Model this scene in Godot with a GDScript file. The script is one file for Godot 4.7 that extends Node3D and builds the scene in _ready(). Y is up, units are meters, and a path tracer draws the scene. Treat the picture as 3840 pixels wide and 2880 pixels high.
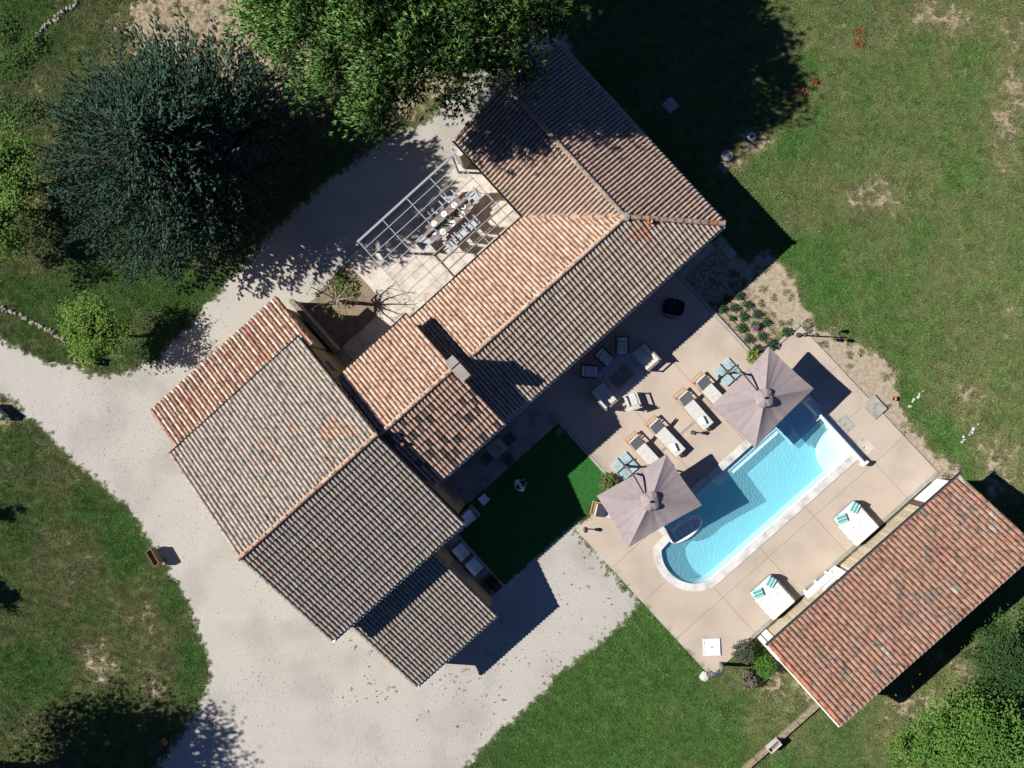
extends Node3D
# Aerial view of a Provencal house with a pool. Site frame: u runs along the ridges (up-right in the photo), v across them (down-right); both in metres, rotated 42 degrees.

const CAM_H := 36.0
const FOCAL := 3060.0          # in pixels of the 3840 x 2880 photograph
const SITE := deg_to_rad(42.0)
const SUN_EL := 40.4
const SUN_AZ := 3.0
var cam: Camera3D
var rng := RandomNumberGenerator.new()
var taken := {}
var M := {}
var hard: Array = []           # polygons (world x, z) where no grass grows
var site_basis := Basis(Vector3.UP, SITE)

# ------------------------------------------------------------------ mesh builder
class MB:
	var v := PackedVector3Array()
	var n := PackedVector3Array()
	var c := PackedColorArray()
	var col := Color.WHITE
	var colored := false
	func tri(a: Vector3, b: Vector3, d: Vector3) -> void:   # counter-clockwise from outside
		var m := (b - a).cross(d - a).normalized()
		v.append(a); v.append(d); v.append(b)
		n.append(m); n.append(m); n.append(m)
		if colored: c.append(col); c.append(col); c.append(col)
	func quad(a: Vector3, b: Vector3, d: Vector3, e: Vector3) -> void:
		tri(a, b, d); tri(a, d, e)
	func trin(a: Vector3, b: Vector3, d: Vector3, na: Vector3, nb: Vector3, nd: Vector3) -> void:
		v.append(a); v.append(d); v.append(b)
		n.append(na); n.append(nd); n.append(nb)
		if colored: c.append(col); c.append(col); c.append(col)
	func quadn(a: Vector3, b: Vector3, d: Vector3, e: Vector3, na: Vector3, nb: Vector3, nd: Vector3, ne: Vector3) -> void:
		trin(a, b, d, na, nb, nd); trin(a, d, e, na, nd, ne)
	func box(at: Vector3, s: Vector3, b := Basis()) -> void:
		var x := b.x * s.x * 0.5; var y := b.y * s.y * 0.5; var z := b.z * s.z * 0.5
		quad(at - x + y + z, at + x + y + z, at + x + y - z, at - x + y - z)
		quad(at - x - y - z, at + x - y - z, at + x - y + z, at - x - y + z)
		quad(at - x - y + z, at + x - y + z, at + x + y + z, at - x + y + z)
		quad(at + x - y - z, at - x - y - z, at - x + y - z, at + x + y - z)
		quad(at + x - y + z, at + x - y - z, at + x + y - z, at + x + y + z)
		quad(at - x - y - z, at - x - y + z, at - x + y + z, at - x + y - z)
	func rbox(at: Vector3, s: Vector3, r: float, b := Basis()) -> void:   # box with rounded edges
		var h := s * 0.5
		r = minf(r, minf(h.x, minf(h.y, h.z)))
		for f in 6:
			var ax := f / 2
			var sg := 1.0 if f % 2 == 0 else -1.0
			var ia := (ax + 1) % 3
			var ib := (ax + 2) % 3
			var ga := [-h[ia], -h[ia] + r * 0.4, -h[ia] + r, h[ia] - r, h[ia] - r * 0.4, h[ia]]
			var gb := [-h[ib], -h[ib] + r * 0.4, -h[ib] + r, h[ib] - r, h[ib] - r * 0.4, h[ib]]
			for i in 5:
				for j in 5:
					var P := []
					var Q := []
					for k in [[0, 0], [1, 0], [1, 1], [0, 1]]:
						var p := Vector3()
						p[ax] = sg * h[ax]; p[ia] = ga[i + k[0]]; p[ib] = gb[j + k[1]]
						var q := Vector3(clampf(p.x, -h.x + r, h.x - r), clampf(p.y, -h.y + r, h.y - r), clampf(p.z, -h.z + r, h.z - r))
						var m := (p - q).normalized()
						P.append(at + b * (q + m * r)); Q.append(b * m)
					if sg > 0: quadn(P[0], P[1], P[2], P[3], Q[0], Q[1], Q[2], Q[3])
					else: quadn(P[3], P[2], P[1], P[0], Q[3], Q[2], Q[1], Q[0])
	func tube(p: Array, r: Array, seg := 8, caps := true) -> void:
		var rings := []
		var norms := []
		var side := Vector3.UP
		for i in p.size():
			var d: Vector3 = (p[mini(i + 1, p.size() - 1)] - p[maxi(i - 1, 0)]).normalized()
			var x := d.cross(side)
			if x.length() < 0.05: x = d.cross(Vector3.RIGHT)
			x = x.normalized()
			var y := x.cross(d).normalized()
			side = y
			var ring := []
			var nr := []
			for k in seg:
				var t := TAU * k / seg
				var m := x * cos(t) + y * sin(t)
				ring.append(p[i] + m * r[i]); nr.append(m)
			rings.append(ring); norms.append(nr)
		for i in p.size() - 1:
			for k in seg:
				var k2 := (k + 1) % seg
				quadn(rings[i][k2], rings[i][k], rings[i + 1][k], rings[i + 1][k2], norms[i][k2], norms[i][k], norms[i + 1][k], norms[i + 1][k2])
		if caps:
			for k in range(1, seg - 1):
				tri(rings[0][0], rings[0][k], rings[0][k + 1])
				tri(rings[-1][0], rings[-1][k + 1], rings[-1][k])
	func lathe(at: Vector3, prof: Array, seg := 16) -> void:   # profile [radius, height] from bottom to top
		for i in prof.size() - 1:
			var d := Vector2(prof[i + 1][0] - prof[i][0], prof[i + 1][1] - prof[i][1]).normalized()
			for k in seg:
				var t0 := TAU * k / seg
				var t1 := TAU * (k + 1) / seg
				var e0 := Vector3(cos(t0), 0, -sin(t0))
				var e1 := Vector3(cos(t1), 0, -sin(t1))
				var n0 := e0 * d.y - Vector3.UP * d.x
				var n1 := e1 * d.y - Vector3.UP * d.x
				quadn(at + e0 * prof[i][0] + Vector3.UP * prof[i][1], at + e1 * prof[i][0] + Vector3.UP * prof[i][1], at + e1 * prof[i + 1][0] + Vector3.UP * prof[i + 1][1], at + e0 * prof[i + 1][0] + Vector3.UP * prof[i + 1][1], n0, n1, n1, n0)
	func prism(poly: PackedVector2Array, y0: float, y1: float, bottom := false) -> void:   # polygon in x, z
		var p := poly
		if Geometry2D.is_polygon_clockwise(p): p.reverse()
		var t := Geometry2D.triangulate_polygon(p)
		for i in range(0, t.size(), 3):
			var a := p[t[i]]; var b := p[t[i + 1]]; var d := p[t[i + 2]]
			if (b - a).cross(d - a) > 0.0:
				var x := b; b = d; d = x
			tri(Vector3(a.x, y1, a.y), Vector3(b.x, y1, b.y), Vector3(d.x, y1, d.y))
			if bottom: tri(Vector3(a.x, y0, a.y), Vector3(d.x, y0, d.y), Vector3(b.x, y0, b.y))
		for i in p.size():
			var a := p[i]
			var b := p[(i + 1) % p.size()]
			var e := b - a
			var out := Vector2(e.y, -e.x)
			var s := 1.0
			if Geometry2D.is_point_in_polygon((a + b) * 0.5 + out.normalized() * 0.001, p): s = -1.0
			var A := Vector3(a.x, y0, a.y); var B := Vector3(b.x, y0, b.y)
			var C := Vector3(b.x, y1, b.y); var D := Vector3(a.x, y1, a.y)
			var nn := (B - A).cross(C - A)
			if nn.dot(Vector3(out.x, 0, out.y) * s) > 0: quad(A, B, C, D)
			else: quad(B, A, D, C)
	func add(o: MB, T: Transform3D) -> void:
		for i in o.v.size():
			v.append(T * o.v[i]); n.append((T.basis * o.n[i]).normalized())
			if colored: c.append(col)
	func into(mesh: ArrayMesh, mat: Material) -> void:
		if v.is_empty(): return
		var a := []
		a.resize(Mesh.ARRAY_MAX)
		a[Mesh.ARRAY_VERTEX] = v; a[Mesh.ARRAY_NORMAL] = n
		if colored: a[Mesh.ARRAY_COLOR] = c
		mesh.add_surface_from_arrays(Mesh.PRIMITIVE_TRIANGLES, a)
		mesh.surface_set_material(mesh.get_surface_count() - 1, mat)
	func mesh(mat: Material) -> ArrayMesh:
		var m := ArrayMesh.new()
		into(m, mat)
		return m

# ------------------------------------------------------------------ naming, placing
func numbered(called: String) -> String:
	var k: int = taken.get(called, 0)
	taken[called] = k + 1
	return called if k == 0 else "%s_%03d" % [called, k]

func meta(o: Node, label: String, category: String, group := "") -> void:
	o.set_meta("label", label); o.set_meta("category", category)
	if group: o.set_meta("group", group)

func thing(called: String, label: String, category: String, at := Vector3.ZERO, turn := 0.0, group := "") -> Node3D:
	var o := Node3D.new()
	o.name = numbered(called)
	add_child(o)
	o.position = at; o.rotation.y = turn
	meta(o, label, category, group)
	return o

func part(parent: Node3D, called: String, mb: MB, mat: Material, at := Vector3.ZERO) -> MeshInstance3D:
	var o := MeshInstance3D.new()
	o.name = called
	o.mesh = mb.mesh(mat)
	o.position = at
	parent.add_child(o, true)
	return o

func struct(called: String, mb: MB, mat: Material, turn := 0.0) -> MeshInstance3D:
	var o := MeshInstance3D.new()
	o.name = numbered(called)
	o.mesh = mb.mesh(mat)
	o.rotation.y = turn
	o.set_meta("kind", "structure")
	add_child(o)
	return o

func copy(o: Node3D, at: Vector3, turn: float, label := "") -> Node3D:
	var c: Node3D = o.duplicate()
	c.name = numbered(String(o.name).rstrip("_0123456789"))
	add_child(c)
	c.position = at; c.rotation.y = turn
	if label: c.set_meta("label", label)
	return c

func W(u: float, v: float, y := 0.0) -> Vector3:       # site frame to world
	return site_basis * Vector3(u, y, v)

func P(px: float, py: float, h := 0.0) -> Vector3:     # where the line of sight of a photo pixel is h metres above ground
	var d := cam.basis * Vector3(px - 1920.0, -(py - 1440.0), -FOCAL)
	return cam.position + d * ((h - CAM_H) / d.y)

func SV(px: float, py: float, h := 0.0) -> Vector2:
	var p := site_basis.inverse() * P(px, py, h)
	return Vector2(p.x, p.z)

func rnd(a: float, b: float) -> float:
	return rng.randf_range(a, b)

# ------------------------------------------------------------------ materials
func lin(r: float, g: float, b: float) -> Color:
	return Color(r, g, b).linear_to_srgb()

func noise_tex(freq: float, offs: Array, cols: Array, kind := FastNoiseLite.TYPE_SIMPLEX_SMOOTH, octaves := 4, size := 512, sd := 1) -> NoiseTexture2D:
	var f := FastNoiseLite.new()
	f.noise_type = kind; f.frequency = freq; f.fractal_octaves = octaves; f.seed = sd
	if kind == FastNoiseLite.TYPE_CELLULAR: f.fractal_type = FastNoiseLite.FRACTAL_NONE
	var g := Gradient.new()
	g.offsets = PackedFloat32Array(offs)
	g.colors = PackedColorArray(cols)
	var t := NoiseTexture2D.new()
	t.width = size; t.height = size; t.seamless = true; t.noise = f; t.color_ramp = g
	return t

func grey(x: float) -> Color:
	return Color(x, x, x)

func mat(c: Color, rough := 0.85, tex: Texture2D = null, scale := 1.0, bump: Texture2D = null, depth := 0.0, world := true) -> StandardMaterial3D:
	var m := StandardMaterial3D.new()
	m.albedo_color = c; m.roughness = rough; m.metallic_specular = 0.35
	if tex or bump:
		m.uv1_triplanar = true; m.uv1_world_triplanar = world
		m.uv1_scale = Vector3.ONE * scale
	if tex: m.albedo_texture = tex
	if bump:
		m.heightmap_enabled = true; m.heightmap_texture = bump; m.heightmap_scale = depth
	return m

var T := {}
func make_materials() -> void:
	T.lichen = noise_tex(0.018, [0.0, 0.28, 0.36, 0.5, 0.62, 0.74, 1.0], [grey(0.5), grey(0.62), grey(0.86), grey(0.94), grey(1.0), Color(1.0, 0.98, 0.94), Color(1.0, 1.0, 0.96)], FastNoiseLite.TYPE_SIMPLEX_SMOOTH, 5, 512, 3)
	T.specks = noise_tex(0.03, [0.0, 0.16, 0.24, 0.3, 0.6, 0.8, 1.0], [grey(0.22), grey(0.28), grey(0.75), grey(0.9), grey(0.96), grey(1.0), Color(1, 1, 0.95)], FastNoiseLite.TYPE_SIMPLEX_SMOOTH, 3, 512, 7)
	T.fine = noise_tex(0.12, [0.0, 0.35, 0.5, 0.65, 1.0], [grey(0.72), grey(0.87), grey(0.94), grey(0.99), grey(1.0)], FastNoiseLite.TYPE_SIMPLEX, 4, 512, 11)
	T.cloudy = noise_tex(0.006, [0.0, 0.4, 0.6, 1.0], [grey(0.8), grey(0.93), grey(0.97), grey(1.0)], FastNoiseLite.TYPE_SIMPLEX_SMOOTH, 5, 512, 17)
	T.soft = noise_tex(0.008, [0.0, 0.5, 1.0], [grey(0.9), grey(0.97), grey(1.0)], FastNoiseLite.TYPE_SIMPLEX_SMOOTH, 4, 512, 19)
	T.gravel = noise_tex(0.11, [0.0, 0.22, 0.35, 0.55, 0.75, 1.0], [Color(0.62, 0.59, 0.56), Color(0.78, 0.76, 0.73), Color(0.89, 0.87, 0.85), Color(0.93, 0.92, 0.9), Color(0.98, 0.97, 0.95), Color(1, 1, 1)], FastNoiseLite.TYPE_SIMPLEX, 3, 1024, 23)
	T.stain = noise_tex(0.01, [0.0, 0.3, 0.42, 0.6, 1.0], [grey(0.9), grey(0.945), grey(0.97), grey(0.99), grey(1.0)], FastNoiseLite.TYPE_SIMPLEX, 6, 512, 31)
	T.wood = noise_tex(0.02, [0.0, 0.4, 0.6, 1.0], [grey(0.6), grey(0.85), grey(0.95), grey(1.0)], FastNoiseLite.TYPE_SIMPLEX_SMOOTH, 5, 256, 29)
	M.plaster = mat(lin(0.42, 0.33, 0.2), 0.95, T.cloudy, 0.5)
	M.white_wall = mat(lin(0.78, 0.77, 0.74), 0.9, T.cloudy, 0.5)
	M.deck = over(mat(lin(0.52, 0.435, 0.36), 0.9, T.fine, 0.35), T.soft, 0.11)
	M.travertine = over(mat(lin(0.66, 0.6, 0.53), 0.75, T.fine, 0.3), T.cloudy, 0.5)
	M.travertine2 = over(mat(lin(0.6, 0.53, 0.46), 0.75, T.fine, 0.3), T.cloudy, 0.6)
	M.concrete = over(mat(lin(0.36, 0.34, 0.31), 0.95, T.fine, 0.4), T.cloudy, 0.3)
	M.pale_stone = over(mat(lin(0.62, 0.6, 0.57), 0.8, T.fine, 0.5), T.cloudy, 0.4)
	M.slab = over(mat(lin(0.4, 0.39, 0.35), 0.9, T.fine, 0.5), T.cloudy, 0.9)
	M.gravel = over(mat(lin(0.485, 0.475, 0.455), 0.97, T.gravel, 0.16, T.gravel, 2.0), T.stain, 0.05)
	M.soil = over(mat(lin(0.29, 0.235, 0.175), 1.0, T.gravel, 0.2, T.gravel, 2.0), T.cloudy, 0.5)
	M.joint = mat(lin(0.22, 0.175, 0.14), 1.0)
	M.turf = over(mat(lin(0.028, 0.09, 0.022), 0.95, T.fine, 0.5, T.fine, 1.0), T.cloudy, 0.4)
	M.liner = mat(lin(0.16, 0.52, 0.63), 0.6)
	M.liner_white = mat(lin(0.78, 0.84, 0.84), 0.6)
	M.water = StandardMaterial3D.new()
	M.water.albedo_color = Color(lin(0.25, 0.62, 0.72), 0.32); M.water.roughness = 0.06; M.water.transparency = BaseMaterial3D.TRANSPARENCY_ALPHA
	M.coping = over(mat(lin(0.7, 0.68, 0.66), 0.8, T.fine, 0.5), T.cloudy, 0.4)
	M.cover_blue = mat(lin(0.3, 0.52, 0.72), 0.45)
	M.white_plastic = mat(lin(0.78, 0.79, 0.8), 0.45)
	M.white_cloth = over(mat(lin(0.58, 0.57, 0.55), 0.95, T.soft, 2.0), T.soft, 1.0)
	M.bright_cloth = over(mat(lin(0.76, 0.76, 0.75), 0.95, T.soft, 2.0), T.soft, 1.0)
	M.roller = mat(lin(0.5, 0.56, 0.62), 0.4)
	M.teal_cloth = mat(lin(0.32, 0.58, 0.56), 0.95)
	M.teal_dark = mat(lin(0.1, 0.3, 0.3), 0.95)
	M.grey_cloth = mat(lin(0.25, 0.25, 0.26), 0.95, T.fine, 2.0)
	M.lilac = over(mat(lin(0.42, 0.41, 0.52), 0.95, T.specks, 3.0), T.fine, 3.0)
	M.rug = over(mat(lin(0.5, 0.53, 0.56), 1.0, T.fine, 2.0), T.cloudy, 1.5)
	M.canopy = over(mat(lin(0.36, 0.305, 0.31), 0.95, T.fine, 1.5), T.soft, 0.7)
	M.canopy.backlight_enabled = true; M.canopy.backlight = Color(0.12, 0.11, 0.11)
	M.black = mat(lin(0.02, 0.02, 0.022), 0.5)
	M.dark_metal = mat(lin(0.045, 0.048, 0.052), 0.45)
	M.grey_metal = mat(lin(0.3, 0.31, 0.32), 0.4)
	M.grey_metal.metallic = 0.4
	M.pale_metal = mat(lin(0.4, 0.42, 0.45), 0.5)
	M.pergola = mat(lin(0.27, 0.29, 0.32), 0.55)
	M.zinc = mat(lin(0.55, 0.56, 0.57), 0.35)
	M.zinc.metallic = 0.6
	M.tank = over(mat(lin(0.36, 0.48, 0.52), 0.3, T.soft, 2.0), T.cloudy, 0.8)
	M.teak = mat(lin(0.5, 0.31, 0.17), 0.75, T.wood, 2.5)
	M.dark_wood = mat(lin(0.1, 0.07, 0.05), 0.75, T.wood, 2.5)
	M.grey_wood = mat(lin(0.27, 0.2, 0.175), 0.8, T.wood, 2.0)
	M.planter_wood = mat(lin(0.23, 0.16, 0.1), 0.9, T.wood, 2.0)
	M.old_wood = mat(lin(0.3, 0.24, 0.17), 0.95, T.wood, 1.5)
	M.ceramic = mat(lin(0.75, 0.76, 0.75), 0.25)
	M.green_glass = mat(lin(0.01, 0.06, 0.025), 0.15)
	M.red_food = mat(lin(0.35, 0.03, 0.02), 0.6)
	M.straw_a = mat(lin(0.58, 0.47, 0.33), 0.95, T.wood, 2.0)
	M.straw_b = mat(lin(0.5, 0.42, 0.31), 0.95, T.wood, 2.0)
	M.straw_c = mat(lin(0.62, 0.53, 0.41), 0.95, T.wood, 2.0)
	M.brown_door = mat(lin(0.1, 0.065, 0.05), 0.7)
	M.glass = mat(lin(0.05, 0.06, 0.07), 0.1)
	M.bark = mat(lin(0.1, 0.075, 0.055), 1.0, T.wood, 1.5)
	M.pale_bark = mat(lin(0.26, 0.22, 0.17), 1.0, T.wood, 1.5)
	M.leaf = mat(Color.WHITE, 0.75)
	M.leaf.vertex_color_use_as_albedo = true
	M.leaf.backlight_enabled = true; M.leaf.backlight = Color(0.45, 0.5, 0.25)
	M.needle = mat(Color.WHITE, 0.85)
	M.needle.vertex_color_use_as_albedo = true
	M.pine_needle = mat(Color.WHITE, 0.8)
	M.pine_needle.vertex_color_use_as_albedo = true
	M.pine_needle.backlight_enabled = true; M.pine_needle.backlight = Color(0.45, 0.5, 0.25)
	M.grass = mat(Color.WHITE, 0.9)
	M.grass.vertex_color_use_as_albedo = true
	M.stone = over(mat(lin(0.36, 0.32, 0.27), 0.95, T.fine, 1.0), T.cloudy, 1.0)
	M.hose = mat(lin(0.3, 0.03, 0.025), 0.6)
	M.skin = mat(lin(0.42, 0.25, 0.18), 0.6)
	M.shirt = mat(lin(0.42, 0.52, 0.7), 0.95)
	M.jeans = mat(lin(0.05, 0.06, 0.09), 0.95)
	M.hair = mat(lin(0.012, 0.01, 0.01), 0.7)

func over(m: StandardMaterial3D, tex: Texture2D, scale: float) -> StandardMaterial3D:   # a second, coarser pattern multiplied on
	m.detail_enabled = true; m.detail_albedo = tex; m.detail_blend_mode = BaseMaterial3D.BLEND_MODE_MUL
	m.detail_uv_layer = BaseMaterial3D.DETAIL_UV_2
	m.uv2_triplanar = true; m.uv2_world_triplanar = true; m.uv2_scale = Vector3.ONE * scale
	return m

# ------------------------------------------------------------------ ground
var n_big := FastNoiseLite.new()
var n_mid := FastNoiseLite.new()
var n_small := FastNoiseLite.new()
var dry: Array = []            # [x, z, rx, rz, amount]
var lush: Array = []

func px_patch(list: Array, px: float, py: float, rx: float, ry: float, amount: float) -> void:
	var p := P(px, py)
	list.append([p.x, p.z, rx / 85.0, ry / 85.0, amount])

func patch(list: Array, x: float, z: float) -> float:
	var s := 0.0
	for e in list:
		var d := Vector2((x - e[0]) / e[2], (z - e[1]) / e[3]).length()
		if d < 1.4: s = maxf(s, e[4] * clampf((1.4 - d) / 0.8, 0.0, 1.0))
	return s

var wet := PackedFloat32Array()      # dry minus lush patches, on a half-metre grid
const WN := 129
func make_patches() -> void:
	wet.resize(WN * WN)
	for j in WN:
		for i in WN:
			var x := i * 0.5 - 32.0
			var z := j * 0.5 - 32.0
			var q := site_basis.inverse() * Vector3(x, 0, z)
			var d := 0.75 * patch(dry, x, z) - 0.5 * patch(lush, x, z)
			if q.x > 10.0 and q.z < 14.0: d += 0.1                 # the big meadow right of the house is drier
			if q.z > 5.0 and q.x < -2.0 and q.z < 22.0 and x > -6.0: d -= 0.2         # the mown lawn below the drive
			if x < -11.0: d += 0.1                                 # thinner turf on the drive's outer side
			wet[j * WN + i] = d

func dryness(x: float, z: float) -> float:   # 0 lush grass .. 1 bare earth
	var fx := clampf((x + 32.0) * 2.0, 0.0, WN - 1.01)
	var fz := clampf((z + 32.0) * 2.0, 0.0, WN - 1.01)
	var i := int(fx)
	var j := int(fz)
	var k := j * WN + i
	var d := lerpf(lerpf(wet[k], wet[k + 1], fx - i), lerpf(wet[k + WN], wet[k + WN + 1], fx - i), fz - j)
	var mid := n_mid.get_noise_2d(x, z)
	d += 0.3 + 0.3 * n_big.get_noise_2d(x, z) + 0.34 * mid
	if x > 3.0:
		var u := x * 0.743145 - z * 0.669131
		var v := x * 0.669131 + z * 0.743145
		if u > 7.8 and u < 10.6 and v > -0.3 and v < 5.2: d += 1.0        # planting bed
		elif u > 10.0 and v > 1.5 and v < 14.4: d += clampf((11.65 + 0.35 * sin(v * 0.9) + 0.5 * mid - u) / 0.35, 0.0, 1.0) * 1.3
	return clampf(d, 0.0, 1.0)

func ground_color(x: float, z: float) -> Color:
	var d := dryness(x, z)
	var s := n_small.get_noise_2d(x, z)
	var g := Color(0.052, 0.095, 0.025).lerp(Color(0.12, 0.118, 0.052), clampf(d * 1.6, 0.0, 1.0))
	var e := Color(0.26, 0.21, 0.155).lerp(Color(0.44, 0.375, 0.285), clampf(0.5 + s, 0.0, 1.0))
	if x > 3.0 and x * 0.743145 - z * 0.669131 > 9.9 and x * 0.743145 - z * 0.669131 < 12.6: e = e.lerp(Color(0.47, 0.41, 0.33), 0.7)     # pale sand beside the terrace
	return g.lerp(e, smoothstep(0.45, 0.85, d + 0.25 * s)) * (0.9 + 0.25 * s)

func in_hard(p: Vector2) -> bool:
	for h in hard:
		if h[0].has_point(p) and Geometry2D.is_point_in_polygon(p, h[1]): return true
	return false

func add_hard(poly: PackedVector2Array) -> void:
	var r := Rect2(poly[0], Vector2.ZERO)
	for q in poly: r = r.expand(q)
	hard.append([r, poly])

func site_poly(a: Array) -> PackedVector2Array:
	var o := PackedVector2Array()
	for q in a:
		var p := W(q[0], q[1])
		o.append(Vector2(p.x, p.z))
	return o

func vec2s(a: Array) -> PackedVector2Array:
	var o := PackedVector2Array()
	for q in a: o.append(Vector2(q[0], q[1]))
	return o

func ragged(pix: Array, amount: float, closed := true) -> PackedVector2Array:   # world polygon from photo pixels, its edge broken up
	var o := PackedVector2Array()
	for i in pix.size():
		var a := P(pix[i][0], pix[i][1])
		var b := P(pix[(i + 1) % pix.size()][0], pix[(i + 1) % pix.size()][1])
		var k := maxi(1, int(a.distance_to(b) / 0.13))
		for j in k:
			var p := a.lerp(b, float(j) / k)
			var w := n_mid.get_noise_2d(p.x * 5.0, p.z * 5.0) * amount + n_small.get_noise_2d(p.x * 2.0, p.z * 2.0) * amount * 0.7
			var w2 := n_mid.get_noise_2d(p.z * 5.0 + 40.0, p.x * 5.0) * amount
			o.append(Vector2(p.x + w, p.z + w2))
	return o

const DRIVE := [[-500, 1150], [0, 1263], [108, 1318], [175, 1354], [289, 1366], [313, 1384], [350, 1396], [410, 1399], [470, 1396], [518, 1366], [573, 1348], [633, 1288], [723, 1191], [802, 1107], [856, 1040], [910, 986], [985, 895], [1100, 780], [1250, 650], [1440, 515], [1590, 455], [1680, 380], [1760, 290], [1860, 200], [1990, 90], [2120, 110], [2250, 400], [2200, 1500], [1900, 1900], [2218, 1920], [2170, 1985], [2411, 2268], [2363, 2316], [2291, 2393], [2200, 2459], [2122, 2519], [2038, 2610], [1959, 2688], [1839, 2785], [1760, 2880], [1500, 3150], [400, 3150], [555, 2880], [603, 2833], [663, 2754], [724, 2682], [754, 2604], [778, 2531], [766, 2453], [730, 2362], [699, 2272], [651, 2194], [603, 2121], [543, 2025], [506, 1958], [494, 1945], [458, 1897], [392, 1836], [326, 1776], [253, 1716], [181, 1643], [139, 1601], [78, 1559], [60, 1523], [0, 1481], [-500, 1400]]

func make_ground() -> void:
	n_big.seed = 5; n_big.frequency = 0.09; n_big.fractal_octaves = 3
	n_mid.seed = 9; n_mid.frequency = 0.45; n_mid.fractal_octaves = 3
	n_small.seed = 13; n_small.frequency = 5.0; n_small.fractal_octaves = 2
	for a in [[760, 90, 330, 230, 1.0], [1000, 260, 260, 200, 1.0], [1500, 200, 600, 300, 0.9], [1750, 480, 160, 140, 1.0], [560, 2330, 220, 200, 0.42], [440, 2470, 280, 90, 0.5], [620, 2520, 160, 100, 0.6], [250, 2100, 170, 160, 0.35], [700, 2480, 70, 260, 0.35], [3780, 420, 90, 240, 0.6], [3500, 60, 120, 60, 0.5], [3300, 760, 130, 80, 0.45], [3560, 1480, 140, 80, 0.8], [3480, 1400, 90, 50, 0.6], [3760, 1760, 110, 160, 0.7], [3620, 1560, 60, 60, 0.5], [2830, 520, 70, 50, 1.0], [2740, 620, 60, 50, 0.9], [2960, 2560, 130, 110, 0.75], [2900, 2720, 120, 120, 0.6], [3450, 2700, 200, 130, 0.55], [3620, 2440, 130, 80, 0.5], [2740, 2560, 60, 60, 0.6], [230, 1060, 60, 60, 0.3], [130, 700, 120, 400, 0.25], [100, 1420, 130, 30, 0.8], [30, 1520, 70, 60, 0.9], [600, 2060, 50, 60, 0.6], [3030, 170, 120, 60, 0.5]]:
		px_patch(dry, a[0], a[1], a[2], a[3], a[4])
	for a in [[470, 2050, 90, 130, 1.0], [700, 2500, 70, 140, 1.0], [130, 2530, 180, 110, 1.0], [380, 1950, 150, 110, 0.6], [640, 2240, 50, 90, 0.9], [3000, 1000, 150, 110, 0.8], [2950, 560, 110, 70, 0.8], [3420, 1430, 130, 110, 0.8], [3500, 1580, 110, 110, 0.9], [3020, 230, 70, 60, 0.8], [60, 100, 200, 160, 0.7], [600, 1080, 260, 100, 0.7], [250, 1130, 220, 120, 0.6], [3680, 250, 70, 130, 0.5], [2450, 2400, 200, 200, 0.6], [2150, 2780, 300, 140, 0.5]]:
		px_patch(lush, a[0], a[1], a[2], a[3], a[4])
	# the ground sheet, open where the pool lies; its colours are grass and bare earth where they grow
	make_patches()
	var N := 800
	var side := 64.0
	var data := PackedByteArray()
	data.resize(N * N * 3)
	for j in N:
		for i in N:
			var c := ground_color((i + 0.5) / N * side - side / 2, (j + 0.5) / N * side - side / 2).linear_to_srgb()
			var k := (j * N + i) * 3
			data[k] = int(clampf(c.r, 0, 1) * 255); data[k + 1] = int(clampf(c.g, 0, 1) * 255); data[k + 2] = int(clampf(c.b, 0, 1) * 255)
	var tex := ImageTexture.create_from_image(Image.create_from_data(N, N, false, Image.FORMAT_RGB8, data))
	var gm := StandardMaterial3D.new()
	gm.albedo_texture = tex; gm.roughness = 1.0; gm.metallic_specular = 0.1
	over(gm, T.gravel, 0.2)
	var far := 300.0
	var inner := [Vector2(-1.2, 7.25), Vector2(8.6, 7.25), Vector2(8.6, 10.9), Vector2(-1.2, 10.9)]
	var A := []
	for q in inner: A.append(W(q.x, q.y))
	var B := [W(-far, -far), W(far, -far), W(far, far), W(-far, far)]
	var st := SurfaceTool.new()
	st.begin(Mesh.PRIMITIVE_TRIANGLES)
	for k in 4:
		var k2 := (k + 1) % 4
		for p in [B[k], B[k2], A[k2], B[k], A[k2], A[k]]:
			st.set_normal(Vector3.UP); st.set_uv(Vector2(p.x / side + 0.5, p.z / side + 0.5)); st.add_vertex(p)
	st.set_material(gm)
	var o := MeshInstance3D.new()
	o.name = numbered("ground"); o.mesh = st.commit(); o.set_meta("kind", "structure")
	add_child(o)

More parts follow.
